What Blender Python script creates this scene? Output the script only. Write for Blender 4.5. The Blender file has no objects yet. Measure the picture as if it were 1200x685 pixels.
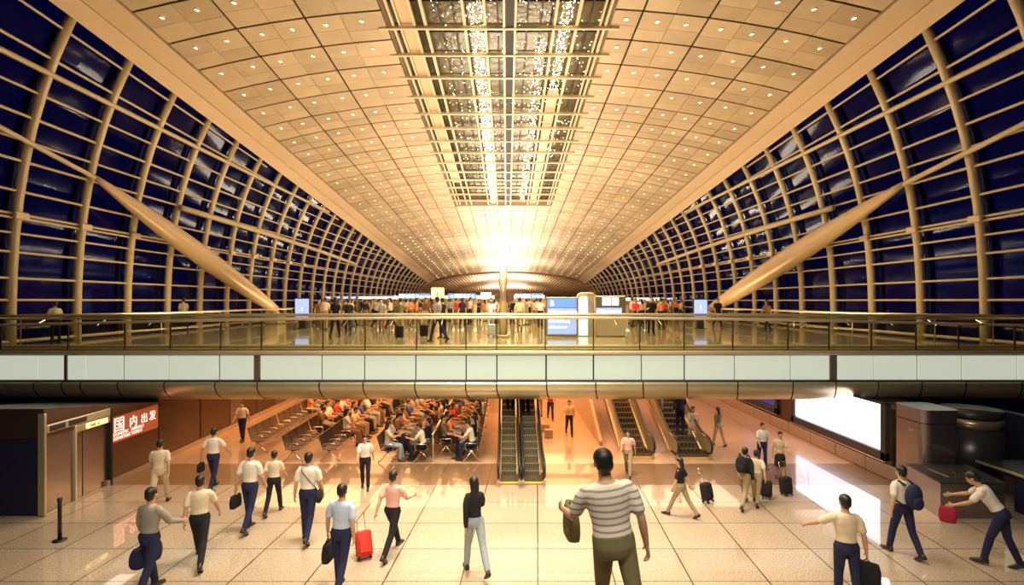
import bpy, math, random
from mathutils import Vector, Matrix, noise
rnd = random.Random(7)
S = bpy.context.scene
C = S.collection
PI = math.pi
F = 620.0            # focal length in pixels of the 1200 px wide frame
VX, VY = 594.0, 352.0
EYE = 5.25           # camera height above the lower floor
UP = EYE - 1.6       # upper concourse floor level
# ------------------------------------------------------------------ camera, world, lights
cam_d = bpy.data.cameras.new('camera'); cam = bpy.data.objects.new('camera', cam_d); C.objects.link(cam)
cam.location = (0, 0, EYE); cam.rotation_euler = (PI/2, 0, 0)
cam_d.sensor_width = 36; cam_d.lens = 36*F/1200
cam_d.shift_x = (600-VX)/1200; cam_d.shift_y = (VY-342.5)/1200
cam_d.clip_end = 600; cam_d.clip_start = .05
S.camera = cam
S.view_settings.view_transform = 'Standard'; S.view_settings.look = 'None'
S.view_settings.gamma = 1; S.view_settings.exposure = 0; S.view_settings.use_curve_mapping = False
w = bpy.data.worlds.new('night'); S.world = w; w.use_nodes = True
w.node_tree.nodes['Background'].inputs[0].default_value = (.003, .004, .045, 1)
w.node_tree.nodes['Background'].inputs[1].default_value = .5
S.cycles.max_bounces = 8; S.cycles.sample_clamp_indirect = 4; S.cycles.caustics_reflective = False
S.cycles.transparent_max_bounces = 16
RD0 = math.radians
WARM = (1, .74, .42); ORANGE = (1, .50, .20)
def area(name, loc, sx, sy, power, col, rot=(0, 0, 0), spread=PI):
    d = bpy.data.lights.new(name, 'AREA'); d.shape = 'RECTANGLE'; d.size = sx; d.size_y = sy
    d.energy = power; d.color = col; d.spread = spread
    o = bpy.data.objects.new(name, d); C.objects.link(o); o.location = loc; o.rotation_euler = rot
    return o
# warm wash coming down on the near floor from the lights of the roof
area('roof_wash', (0, 12.5, 15.5), 7, 5, 1150, (1, .82, .60), spread=1.35)
# unseen area lights added to brighten the roof from below
for D_, p_ in ((27, 800), (41, 2100), (56, 2000), (72, 2600), (90, 3000), (114, 5000), (136, 3500)):
    area('roof_fill', (0, D_, UP+2.6), 9, 3, p_, (1, .82, .64), (PI, 0, 0))
for D_ in (24, 34, 46, 60):
    area('roof_downwash', (0, D_, EYE+11.5-.078*D_), 16, 2.5, 1500, (1, .82, .52), spread=2.2)
area('rear_fill', (0, 1.0, 13.0), 9, 4, 750, (1, .84, .62), (RD0(48), 0, 0), 1.6)  # added unseen light from behind, brightening the walkers' backs
area('door_downlight', (-10.9, 14.0, 2.6), .5, 2.4, 12, (1, .85, .7))
area('pier_downlight', (10.6, 14.4, 2.6), .3, 1.2, 10, (1, .85, .8))
for D_ in (24, 36, 50, 70):  # added unseen lights along both sides, facing up
    for s_ in (-1, 1):
        area('side_fill', (s_*14.2, D_, UP+.35), .5, 6, 170, (1, .68, .32), (PI, 0, 0))
# broad area lights added under the lower ceiling for its orange light
for D_ in (19.9, 23.8, 28):
    for X_, p_ in ((-8.5, 210), (-3.6, 260), (2, 290), (7.6, 150)):
        area('lower_ceiling_light', (X_, D_, 3.33), 4.6, 3.5, p_, ORANGE if X_ < 5 else (1, .62, .42))
# ------------------------------------------------------------------ helpers
class MB:
    def __init__(s): s.v = []; s.f = []; s.m = []
    def add(s, vs, fs, m=0):
        o = len(s.v); s.v += [tuple(v) for v in vs]; s.f += [tuple(i+o for i in f) for f in fs]; s.m += [m]*len(fs); return s
    def box(s, x0, x1, y0, y1, z0, z1, m=0):
        return s.add([(x, y, z) for z in (z0, z1) for y in (y0, y1) for x in (x0, x1)],
                     [(0, 2, 3, 1), (4, 5, 7, 6), (0, 1, 5, 4), (1, 3, 7, 5), (3, 2, 6, 7), (2, 0, 4, 6)], m)
    def bbox(s, x0, x1, y0, y1, z0, z1, b=.02, m=0):      # box with chamfered edges
        cx, cy, cz = (x0+x1)/2, (y0+y1)/2, (z0+z1)/2; hx, hy, hz = (x1-x0)/2, (y1-y0)/2, (z1-z0)/2
        b = min(b, hx*.9, hy*.9, hz*.9)
        rings = []
        for z, i in ((-hz, b), (-hz+b, 0), (hz-b, 0), (hz, b)):
            ax, ay = hx-i, hy-i; c = b if i == 0 else b*.5
            rings.append([Vector((cx+x, cy+y, cz+z)) for x, y in ((ax-c, -ay), (ax, -ay+c), (ax, ay-c), (ax-c, ay), (-ax+c, ay), (-ax, ay-c), (-ax, -ay+c), (-ax+c, -ay))])
        return s.loft(rings, m)
    def loft(s, rings, m=0, cap=True, closed=True):
        n = len(rings[0]); vs = [p for r in rings for p in r]; fs = []
        for k in range(len(rings)-1):
            for i in range(n if closed else n-1):
                j = (i+1) % n; fs.append((k*n+i, k*n+j, (k+1)*n+j, (k+1)*n+i))
        if cap and closed: fs.append(tuple(reversed(range(n)))); fs.append(tuple((len(rings)-1)*n+i for i in range(n)))
        return s.add(vs, fs, m)
    def tube(s, pts, rad, n=8, m=0, cap=True, flat=None):
        pts = [Vector(p) for p in pts]
        if not hasattr(rad, '__len__'): rad = [rad]*len(pts)
        rings = []; up = None
        for i, p in enumerate(pts):
            t = (pts[min(i+1, len(pts)-1)]-pts[max(i-1, 0)]).normalized()
            if up is None: up = Vector((0, 0, 1)) if abs(t.z) < .9 else Vector((0, 1, 0))
            a = t.cross(up).normalized(); b_ = a.cross(t).normalized(); up = b_
            ry = rad[i]*(flat if flat else 1)
            rings.append([p+a*rad[i]*math.cos(2*PI*k/n)+b_*ry*math.sin(2*PI*k/n) for k in range(n)])
        return s.loft(rings, m, cap)
    def limb(s, pts, rad, n=10, m=0):                       # tube with rounded ends
        pts = [Vector(p) for p in pts]; rad = list(rad)
        d0 = (pts[0]-pts[1]).normalized(); d1 = (pts[-1]-pts[-2]).normalized()
        P = [pts[0]+d0*rad[0]*.9, pts[0]+d0*rad[0]*.5]+pts+[pts[-1]+d1*rad[-1]*.5, pts[-1]+d1*rad[-1]*.9]
        R = [rad[0]*.4, rad[0]*.85]+rad+[rad[-1]*.85, rad[-1]*.4]
        return s.tube(P, R, n, m)
    def ell(s, c, r, m=0, nu=12, nv=8, M=None):
        c = Vector(c); rings = []
        for j in range(1, nv):
            a = PI*j/nv; rings.append([(math.sin(a)*math.cos(2*PI*i/nu)*r[0], math.sin(a)*math.sin(2*PI*i/nu)*r[1], -math.cos(a)*r[2]) for i in range(nu)])
        vs = [Vector(p) for q in rings for p in q]+[Vector((0, 0, -r[2])), Vector((0, 0, r[2]))]
        if M: vs = [M @ v for v in vs]
        vs = [v+c for v in vs]; fs = []
        for k in range(nv-2):
            for i in range(nu):
                j = (i+1) % nu; fs.append((k*nu+i, k*nu+j, (k+1)*nu+j, (k+1)*nu+i))
        b_, t = len(vs)-2, len(vs)-1
        for i in range(nu):
            j = (i+1) % nu; fs.append((b_, j, i)); fs.append((t, (nv-2)*nu+i, (nv-2)*nu+j))
        return s.add(vs, fs, m)
    def mesh(s, name, mats, smooth=False):
        me = bpy.data.meshes.new(name); me.from_pydata(s.v, [], s.f)
        for a in (mats if isinstance(mats, (list, tuple)) else [mats]): me.materials.append(a)
        if len(me.materials) > 1: me.polygons.foreach_set('material_index', s.m)
        if smooth: me.polygons.foreach_set('use_smooth', [True]*len(me.polygons))
        me.update(); return me
    def build(s, name, mats, parent=None, smooth=False, loc=None, rz=0):
        o = bpy.data.objects.new(name, s.mesh(name, mats, smooth)); C.objects.link(o)
        if parent: o.parent = parent
        if loc is not None: o.location = loc; o.rotation_euler.z = rz
        return o
def tag(o, label=None, cat=None, group=None, kind=None):
    if label: o['label'] = label
    if cat: o['category'] = cat
    if group: o['group'] = group
    if kind: o['kind'] = kind
    return o
def empty(name, loc=(0, 0, 0), rz=0, label=None, cat=None, group=None, kind=None, sc=1):
    o = bpy.data.objects.new(name, None); C.objects.link(o); o.location = loc; o.rotation_euler.z = rz; o.scale = (sc,)*3
    o.empty_display_size = .1
    return tag(o, label, cat, group, kind)
def copy_tree(o, parent=None):
    c = o.copy(); C.objects.link(c)
    if parent: c.parent = parent
    for ch in list(o.children): copy_tree(ch, c)
    return c
def struct(o): o['kind'] = 'structure'; return o
def gpt(px, py, z=0.0):                                    # point of the horizontal plane z seen at a pixel
    D = F*(EYE-z)/(py-VY); return Vector(((px-VX)*D/F, D, z))
# ------------------------------------------------------------------ materials
def mat(name, col, rough=.5, metal=0, var=.06, scale=6, emit=None, estr=0, spec=.5, bump=0, coat=0, alpha=1, island=0):
    m = bpy.data.materials.new(name); m.use_nodes = True; nt = m.node_tree; b = nt.nodes['Principled BSDF']
    b.inputs['Roughness'].default_value = rough; b.inputs['Metallic'].default_value = metal
    b.inputs['Specular IOR Level'].default_value = spec; b.inputs['Coat Weight'].default_value = coat
    b.inputs['Coat Roughness'].default_value = .05
    tc = nt.nodes.new('ShaderNodeTexCoord'); nz = nt.nodes.new('ShaderNodeTexNoise'); nz.inputs['Scale'].default_value = scale
    nz.inputs['Detail'].default_value = 3
    nt.links.new(tc.outputs['Object'], nz.inputs['Vector'])
    mx = nt.nodes.new('ShaderNodeMix'); mx.data_type = 'RGBA'
    mx.inputs[6].default_value = (*[c*(1-var*2) for c in col], 1); mx.inputs[7].default_value = (*[min(1, c*(1+var*2)) for c in col], 1)
    nt.links.new(nz.outputs['Fac'], mx.inputs[0]); src = mx.outputs[2]
    if island:
        g = nt.nodes.new('ShaderNodeNewGeometry'); h = nt.nodes.new('ShaderNodeHueSaturation'); mr = nt.nodes.new('ShaderNodeMapRange')
        mr.inputs[3].default_value = 1-island; mr.inputs[4].default_value = 1+island
        nt.links.new(g.outputs['Random Per Island'], mr.inputs[0]); nt.links.new(mr.outputs[0], h.inputs['Value']); nt.links.new(src, h.inputs['Color']); src = h.outputs[0]
    nt.links.new(src, b.inputs['Base Color'])
    if emit: b.inputs['Emission Color'].default_value = (*emit, 1); b.inputs['Emission Strength'].default_value = estr
    if bump:
        bp = nt.nodes.new('ShaderNodeBump'); bp.inputs['Strength'].default_value = bump; bp.inputs['Distance'].default_value = .05
        nt.links.new(nz.outputs['Fac'], bp.inputs['Height']); nt.links.new(bp.outputs[0], b.inputs['Normal'])
    return m
def glassmat(name, tint, gloss=.9, rough=.02, ior=1.45, f0=.04):
    m = bpy.data.materials.new(name); m.use_nodes = True; nt = m.node_tree; nt.nodes.clear()
    out = nt.nodes.new('ShaderNodeOutputMaterial'); t = nt.nodes.new('ShaderNodeBsdfTransparent'); t.inputs[0].default_value = (*tint, 1)
    g = nt.nodes.new('ShaderNodeBsdfGlossy'); g.inputs['Roughness'].default_value = rough; g.inputs['Color'].default_value = (gloss,)*3+(1,)
    fr = nt.nodes.new('ShaderNodeFresnel'); fr.inputs[0].default_value = ior
    ad = nt.nodes.new('ShaderNodeMath'); ad.operation = 'ADD'; ad.inputs[1].default_value = f0
    ad.use_clamp = True
    mx = nt.nodes.new('ShaderNodeMixShader')
    ge = nt.nodes.new('ShaderNodeNewGeometry'); im = nt.nodes.new('ShaderNodeMapRange')      # the same index from either side of a pane
    im.inputs[3].default_value = ior; im.inputs[4].default_value = 1/ior; nt.links.new(ge.outputs['Backfacing'], im.inputs[0]); nt.links.new(im.outputs[0], fr.inputs[0])
    nt.links.new(fr.outputs[0], ad.inputs[0]); nt.links.new(ad.outputs[0], mx.inputs[0]); nt.links.new(t.outputs[0], mx.inputs[1]); nt.links.new(g.outputs[0], mx.inputs[2])
    nt.links.new(mx.outputs[0], out.inputs[0]); return m
M = {}
M['panel'] = mat('ceiling_panel', (.60, .475, .325), .48, .2, .09, .9, bump=.25, island=.13)
M['dark'] = mat('black_gap', (.02, .013, .008), .7)
M['fascia'] = mat('fascia_paint', (.72, .54, .35), .45, 0, .02)
M['steel'] = mat('cream_painted_steel', (.64, .53, .33), .38, .1, .03)
M['strutsteel'] = mat('satin_strut_paint', (.62, .46, .30), .33, .15, .03)
M['glasswall'] = glassmat('night_glazing', (.45, .50, .85), .30, .06, f0=.0)
M['balglass'] = glassmat('balustrade_glass', (.93, .95, .84), .9, .0, 1.35, f0=.0)
M['skyglass'] = glassmat('skylight_glass', (.3, .3, .3), .6, .12, f0=.16)
M['rail'] = mat('pale_rail_metal', (.80, .66, .46), .3, .5, .02)
M['brightrail'] = mat('skylight_beam_paint', (.85, .72, .50), .35, 0, .02)
M['olive'] = mat('olive_back_panel', (.115, .09, .035), .25, .2, .1, 3, bump=.6)
M['lightpanel'] = mat('backlit_frosted_glass', (.22, .26, .20), .3, 0, .01, emit=(.68, .73, .58), estr=.74)
M['bronze'] = mat('brushed_bronze_cladding', (.55, .50, .31), .32, .6, .04, 2)
M['blackj'] = mat('joint_black', (.015, .012, .01), .6)
M['stain'] = mat('brushed_stainless', (.33, .30, .30), .24, .9, .05, 3)
M['brownpanel'] = mat('brown_metal_panel', (.15, .095, .065), .28, .75, .05, 3)
M['redpanel'] = mat('orange_lit_sign_field', (.40, .12, .06), .35, .2, .05, emit=(1, .22, .08), estr=.22)
M['redtext'] = mat('glowing_pink_lettering', (1, .6, .5), .5, emit=(1, .42, .36), estr=2.6)
M['screen'] = mat('lit_billboard', (.9, .88, .95), .4, 0, .01, 1, emit=(.90, .84, 1), estr=3.6)
M['frame'] = mat('dark_billboard_frame', (.05, .05, .055), .3, .4)
M['navy'] = mat('navy_shade_tone', (.018, .02, .06), .45, .2)  # shade of unlit places and the night outside, painted in as dark navy
M['plinth'] = mat('brown_stone_plinth', (.38, .26, .17), .25, 0, .08, 5)
M['blue'] = mat('lit_blue_sign', (.1, .2, .8), .4, emit=(.16, .36, 1), estr=1.1)
M['blue2'] = mat('lit_pale_blue_sign', (.3, .4, .9), .4, emit=(.36, .50, 1), estr=1.0)
M['white'] = mat('lit_white_lettering', (1, 1, 1), .4, emit=(1, .97, .9), estr=1.9)
M['ylw'] = mat('lit_yellow_sign', (1, .8, .3), .4, emit=(1, .74, .25), estr=1.7)
M['kiosk'] = mat('pale_kiosk_panel', (.62, .54, .40), .4, .2)
M['kframe'] = mat('kiosk_steel_frame', (.40, .33, .24), .3, .7)
M['bulb'] = mat('bulb_and_glint_glow', (1, .9, .7), .4, emit=(1, .74, .42), estr=13)
M['lens'] = mat('downlight_lens', (1, .9, .7), .4, emit=(1, .78, .50), estr=9)
M['lamp'] = mat('mast_lamp_glow', (1, .95, .8), .4, emit=(1, .86, .62), estr=120)
M['step'] = mat('escalator_step', (.11, .09, .06), .45, .5, .1, 20)
M['rubber'] = mat('black_rubber', (.012, .011, .010), .4)
M['yellowline'] = mat('yellow_comb_line', (.75, .50, .06), .5)
M['chrome'] = mat('polished_metal', (.70, .60, .50), .18, .95, .02)
M['benchseat'] = mat('perforated_seat_steel', (.13, .095, .08), .35, .7, .1, 30)
M['skin'] = mat('skin', (.56, .33, .20), .55, 0, .04)
M['hair'] = mat('black_hair', (.016, .013, .012), .45, 0, .1, 30)
M['eye'] = mat('eye_dark', (.02, .015, .01), .2)
M['shoe'] = mat('dark_shoe_leather', (.03, .022, .018), .35)
def cloth(name, c): return mat(name, c, .85, 0, .07, 14, spec=.25)
COL = dict(white=(.78, .74, .66), cream=(.72, .62, .44), lightblue=(.50, .60, .80), pink=(.80, .46, .40), navy=(.022, .026, .075), black=(.018, .017, .022),
           khaki=(.36, .28, .17), jeans=(.30, .37, .42), grey=(.32, .30, .26), red=(.62, .05, .035), darkred=(.33, .02, .05), brown=(.20, .10, .05),
           orange=(.75, .26, .10), olive=(.20, .18, .09), blue=(.06, .11, .34), beige=(.62, .50, .34))
CL = {k: cloth(k+'_cloth', v) for k, v in COL.items()}
def stripes():
    m = mat('white_and_grey_striped_knit', (.8, .78, .7), .85); nt = m.node_tree; b = nt.nodes['Principled BSDF']
    tc = nt.nodes.new('ShaderNodeTexCoord'); wv = nt.nodes.new('ShaderNodeTexWave'); wv.bands_direction = 'Z'; wv.inputs['Scale'].default_value = 5.6
    wv.inputs['Distortion'].default_value = .6; wv.inputs['Detail'].default_value = 0
    cr = nt.nodes.new('ShaderNodeValToRGB'); cr.color_ramp.elements[0].position = .12; cr.color_ramp.elements[0].color = (.36, .33, .28, 1)
    cr.color_ramp.elements[1].position = .38; cr.color_ramp.elements[1].color = (.84, .80, .72, 1)
    nt.links.new(tc.outputs['Object'], wv.inputs['Vector']); nt.links.new(wv.outputs['Fac'], cr.inputs[0]); nt.links.new(cr.outputs[0], b.inputs['Base Color']); return m
CL['striped'] = stripes()
def tilemat(name, base, speck, xs, ys, y0, shear, rough, gap=(.05, .035, .025), spec=.5, coat=0, jw=.012, speckscale=60):
    """stone floor: joints every xs across and at ys steps along, procedural speckle"""
    m = bpy.data.materials.new(name); m.use_nodes = True; nt = m.node_tree; b = nt.nodes['Principled BSDF']; L = nt.links.new
    def mth(op, a, c=None, d=None):
        n = nt.nodes.new('ShaderNodeMath'); n.operation = op
        for i, v in enumerate((a, c, d)):
            if v is None: continue
            if hasattr(v, 'is_output'): L(v, n.inputs[i])
            else: n.inputs[i].default_value = v
        return n.outputs[0]
    tc = nt.nodes.new('ShaderNodeNewGeometry'); sx = nt.nodes.new('ShaderNodeSeparateXYZ'); L(tc.outputs['Position'], sx.inputs[0])
    X, Y = sx.outputs[0], sx.outputs[1]
    xx = mth('SUBTRACT', X, mth('MULTIPLY', Y, shear[1])); xx = mth('SUBTRACT', xx, shear[0])
    def line(v, per, off, wd):
        f = mth('ABSOLUTE', mth('SUBTRACT', mth('FRACT', mth('ADD', mth('DIVIDE', mth('SUBTRACT', v, off), per), .5)), .5)); return mth('LESS_THAN', f, wd/per)
    ln = mth('MAXIMUM', line(xx, xs, 0, jw), line(Y, ys, y0, jw*.8))
    nz = nt.nodes.new('ShaderNodeTexNoise'); nz.inputs['Scale'].default_value = speckscale; nz.inputs['Detail'].default_value = 4; nz.inputs['Roughness'].default_value = .8
    L(tc.outputs['Position'], nz.inputs['Vector'])
    cr = nt.nodes.new('ShaderNodeValToRGB'); cr.color_ramp.elements[0].position = .40; cr.color_ramp.elements[1].position = .60
    cr.color_ramp.elements[0].color = (*speck, 1); cr.color_ramp.elements[1].color = (*base, 1); L(nz.outputs['Fac'], cr.inputs[0])
    # tile to tile tone
    cx = nt.nodes.new('ShaderNodeCombineXYZ'); L(mth('FLOOR', mth('DIVIDE', xx, xs)), cx.inputs[0]); L(mth('FLOOR', mth('DIVIDE', mth('SUBTRACT', Y, y0), ys)), cx.inputs[1])
    wn = nt.nodes.new('ShaderNodeTexWhiteNoise'); L(cx.outputs[0], wn.inputs['Vector'])
    hs = nt.nodes.new('ShaderNodeHueSaturation'); mr = nt.nodes.new('ShaderNodeMapRange'); mr.inputs[3].default_value = .93; mr.inputs[4].default_value = 1.06
    L(wn.outputs['Value'], mr.inputs[0]); L(mr.outputs[0], hs.inputs['Value']); L(cr.outputs[0], hs.inputs['Color'])
    mx = nt.nodes.new('ShaderNodeMix'); mx.data_type = 'RGBA'; L(ln, mx.inputs[0]); L(hs.outputs[0], mx.inputs[6]); mx.inputs[7].default_value = (*gap, 1)
    L(mx.outputs[2], b.inputs['Base Color']); b.inputs['Roughness'].default_value = rough; b.inputs['Specular IOR Level'].default_value = spec
    b.inputs['Coat Weight'].default_value = coat; b.inputs['Coat Roughness'].default_value = .03
    return m
SH = 35.0/F           # the paving runs a few degrees off the hall's axis
M['granite'] = tilemat('speckled_granite_paving', (.66, .54, .41), (.27, .20, .135), 1.44, 1.30, 15.1, (.02, SH), .42, coat=1, spec=.5, jw=.014, speckscale=34)
M['band'] = tilemat('brown_granite_band', (.27, .16, .08), (.17, .09, .045), 1.44, 9, 11, (.02, SH), .30, coat=.6, jw=.010)
M['polished'] = tilemat('polished_stone_paving', (.62, .42, .27), (.56, .36, .22), 2.88, 2.6, 17.04, (.02, SH), .22, coat=.5, gap=(.35, .2, .12), jw=.010, speckscale=12)
M['concourse'] = tilemat('polished_concourse_paving', (.52, .41, .24), (.46, .36, .20), 1.8, 1.8, 17.04, (.02, SH), .14, coat=.5, gap=(.3, .22, .12), jw=.008, speckscale=9)
# ------------------------------------------------------------------ the setting: floors
b = MB(); b.box(-22, 22, 2, 15.1, -.3, 0); struct(b.build('floor', M['granite']))
b = MB(); b.box(-22, 22, 15.1, 17.04, -.3, 0); struct(b.build('floor', M['band']))
b = MB(); b.box(-22, 22, 17.04, 46, -.3, 0); struct(b.build('floor', M['polished']))
b = MB(); b.box(-19.5, 19.5, 17.3, 150, 3.42, UP); struct(b.build('floor', M['concourse']))
b = MB(); b.box(-19, 19, 17.9, 46, 3.36, 3.40); struct(b.build('ceiling', mat('lower_ceiling_paint', (.62, .5, .38), .6)))
# ------------------------------------------------------------------ roof
SLOPE = .078
def h0(x): return 13.75-1.55*(abs(x)/13.9)**2.3
def cz(x, D): return EYE+h0(x)-SLOPE*D
NEAR, FAR, SKY_END = 8.0, 103.0, 52.6
LJ = [-13.9, -12.5, -11.1, -9.7, -8.3, -6.9, -5.15]
RJ = [4.45, 5.6, 6.9, 8.3, 9.7, 11.1, 12.5, 13.9]
MID = [-5.15, -3.75, -2.35, -.95, .45, 1.85, 3.15, 4.45]
rows = []; k = 0
D_ = 21.7-2.1*6
while D_ < FAR: rows.append(D_); D_ += 2.1
pan = MB(); back = MB()
def panel(x0, x1, d0, d1, gx0, gx1, th=.05, g=.045, gs=None):
    a, b_ = x0+gx0, x1-gx1; c, d = d0+(gs[0] if gs else g), d1-(gs[1] if gs else g)
    P = [(a, c), (b_, c), (b_, d), (a, d)]
    vs = [(x, y, cz(x, y)) for x, y in P]+[(x, y, cz(x, y)+th) for x, y in P]
    pan.add(vs, [(0, 3, 2, 1), (4, 5, 6, 7), (0, 1, 5, 4), (1, 2, 6, 5), (2, 3, 7, 6), (3, 0, 4, 7)])
for d0 in rows:
    d1 = d0+2.1
    for J in (LJ, RJ):
        for i in range(len(J)-1):
            if d1 > 104: continue
            big = (J is LJ and i % 2 == 0) or (J is RJ and i % 2 == 1)     # a thin seam inside a double panel
            ga = .045 if ((J is LJ and i % 2 == 0) or (J is RJ and i % 2 == 1)) else .010
            gb = .045 if ((J is LJ and i % 2 == 1) or (J is RJ and i % 2 == 0)) else .010
            dm = d0+(1.25 if i % 2 else 1.05)
            if d0 > 30: ga, gb = max(ga, .025), max(gb, .025)
            panel(J[i], J[i+1], d0, dm, ga, gb, gs=(.055, .008 if d0 < 30 else .02)); panel(J[i], J[i+1], dm, d1, ga, gb, gs=(.008 if d0 < 30 else .02, .055))
    if d0 > SKY_END-.5:
        for i in range(len(MID)-1): panel(MID[i], MID[i+1], d0, d1, .03, .03)
struct(pan.build('ceiling', M['panel']))
def roofstrip(mb, xs, d0, d1, dz, m=0, rev=False):
    for i in range(len(xs)-1):
        a, b_ = xs[i], xs[i+1]
        mb.add([(a, d0, cz(a, d0)+dz), (b_, d0, cz(b_, d0)+dz), (b_, d1, cz(b_, d1)+dz), (a, d1, cz(a, d1)+dz)], [(0, 3, 2, 1)], m)
roofstrip(back, LJ, NEAR, FAR+1, .16); roofstrip(back, RJ, NEAR, FAR+1, .16); roofstrip(back, MID, SKY_END, FAR+1, .16)
struct(back.build('ceiling', M['dark']))
# fascia beams between wall and roof
for n, s in (('trim_1', -1), ('trim_2', 1)):
    f = MB(); g = MB()
    def ft(X, H, D): return (s*X, D, EYE+H-SLOPE*D)
    for (X0, H0, X1, H1) in ((15.30, 11.40, 14.75, 11.80), (14.72, 11.83, 13.93, 12.14)):
        f.loft([[Vector(ft(X0, H0, D)), Vector(ft(X1, H1, D)), Vector(ft(X1+.1, H1+.4, D)), Vector(ft(X0+.15, H0+.4, D))] for D in (NEAR, 60, FAR+2)])
    g.loft([[Vector(ft(14.8, 11.86, D)), Vector(ft(14.6, 11.95, D)), Vector(ft(14.6, 12.1, D)), Vector(ft(14.8, 12.1, D))] for D in (NEAR, FAR)], 1)
    f.add(g.v, g.f, 1)
    o = f.build(n, [M['fascia'], M['blackj']]); struct(o)
# ------------------------------------------------------------------ curtain walls (window_1 left, window_2 right)
BASE = -1.6
def htop(D): return 11.45-SLOPE*D
def wx(h, D, off=0):
    t = max(0, (h-BASE)/(htop(D)-BASE)); return 17.55-2.15*t**2.6+off
RAILS = [(-1.45, .07, 0), (-.62, .05, 0), (.02, .05, 0), (.8, .05, 0), (1.72, .05, 0), (2.39, .045, 0), (2.92, .05, 0), (3.06, .05, 0), (3.86, .05, 0), (4.9, .055, 0), (5.6, .05, 0),
         (6.4, .055, -.008), (7.25, .05, -.01), (7.95, .10, -.012), (8.45, .055, -.035), (9.45, .05, -.06), (10.6, .05, -.07)]
for n, s, D0, st, lab in (('window_1', -1, 18.7, 2.87, ''), ('window_2', 1, 19.4, 3.0, '')):
    root = empty(n); struct(root)
    Ds = [D0+st*i for i in range(-4, 40) if D0+st*i < FAR]
    for D in Ds:
        hs = [BASE+(htop(D)-BASE)*i/9 for i in range(10)]
        mb = MB(); mb.tube([(s*wx(h, D), D, EYE+h) for h in hs], .165 if D < 60 else .15, 10 if D < 50 else 6)
        mb.build('mullion', M['steel'], root, True)
        if D < 40:      # outer fin behind the glass
            mb = MB(); mb.tube([(s*wx(h, D, .85), D+.5, EYE+h) for h in hs], .14, 6); mb.build('outer_mullion', M['navy'], root, True)
    for h, r, sl in RAILS:
        pts = []
        for i in range(0, 34):
            D = NEAR+i*2.9
            if D > FAR: D = FAR
            hh = h+sl*(D-20)
            if hh > htop(D)-.15: break
            pts.append((s*(wx(hh, D)-(.02 if r < .09 else .17)), D, EYE+hh))
            if D == FAR: break
        if len(pts) > 2:
            mb = MB(); mb.tube(pts, r, 6); mb.build('transom', M['steel'], root, True)
    gl = MB(); Dg = [NEAR+i*(FAR-NEAR)/24 for i in range(25)]
    for i in range(24):
        for j in range(8):
            q = []
            for D, jj in ((Dg[i], j), (Dg[i+1], j), (Dg[i+1], j+1), (Dg[i], j+1)):
                h = BASE+(htop(D)+.3-BASE)*jj/8; q.append((s*wx(h, D, .24), D, EYE+h))
            gl.add(q, [(0, 1, 2, 3)])
    gl.build('glass', M['glasswall'], root, True)
    # clamps where the double rail passes each mullion
    for D in Ds[3:14]:
        mb = MB(); x = s*(wx(2.98, D)-.2); mb.bbox(x-.06, x+.06, D-.28, D+.28, EYE+2.86, EYE+3.12, .03); mb.build('clamp', M['rail'], root)
# dark apron outside at both sides
b = MB(); b.box(-80, -18.2, 0, 120, 3.0, 3.05); b.box(18.2, 80, 0, 120, 3.0, 3.05); struct(b.build('ground', M['navy']))
# the big spindle struts
def strut(a, b_, tip, rm, label):
    a, b_, tip = Vector(a), Vector(b_), Vector(tip)
    root = empty('spindle_strut', a, 0, label, 'strut')
    mb = MB(); n = 16; d = b_-a
    pts = [d*(i/n) for i in range(n+1)]
    rad = [rm*(.30+.70*math.sin(PI*min(1, (.10+.9*i/n)))**.75) if i/n < .5 else rm*(.14+.86*math.sin(PI*i/n)**.9) for i in range(n+1)]
    mb.tube(pts, rad, 20); mb.build('spindle', M['strutsteel'], root, True)
    mb = MB(); mb.tube([d*.98, tip-a], [rm*.17, rm*.17], 10); mb.build('tie_tube', M['steel'], root, True)
    mb = MB(); mb.bbox(-.5, .5, -.6, .6, UP-a.z, -.28, .08); mb.tube([(0, 0, -.35), (0, 0, .05)], [.34, .2], 14); mb.build('pedestal', M['kiosk'], root)
    mb = MB(); mb.ell((0, 0, 0), (.26, .26, .26)); mb.build('ball_joint', M['chrome'], root, True)
strut((-16.0, 36.5, EYE-.62), (-16.45, 20.9, EYE+5.0), (-16.7, 12.5, EYE+6.6), .52, 'long spindle-shaped steel strut leaning on the left glazed wall')
strut((16.0, 41.3, EYE-.62), (16.4, 21.6, EYE+4.9), (16.7, 12.5, EYE+6.4), .60, 'long spindle-shaped steel strut leaning on the right glazed wall')
# arched long tube on both walls
for s, lab in ((-1, 'long horizontal steel tube along the left glazed wall beside the strut'), (1, 'long horizontal steel tube along the right glazed wall beside the strut')):
    mb = MB(); mb.tube([(s*(wx(4.6, D)-.42), D, EYE+4.75-.0007*(D-22)**2) for D in range(27, 60, 3)], .15, 10)
    tag(mb.build('long_tube', M['steel'], None, True), lab, 'tube')
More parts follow.
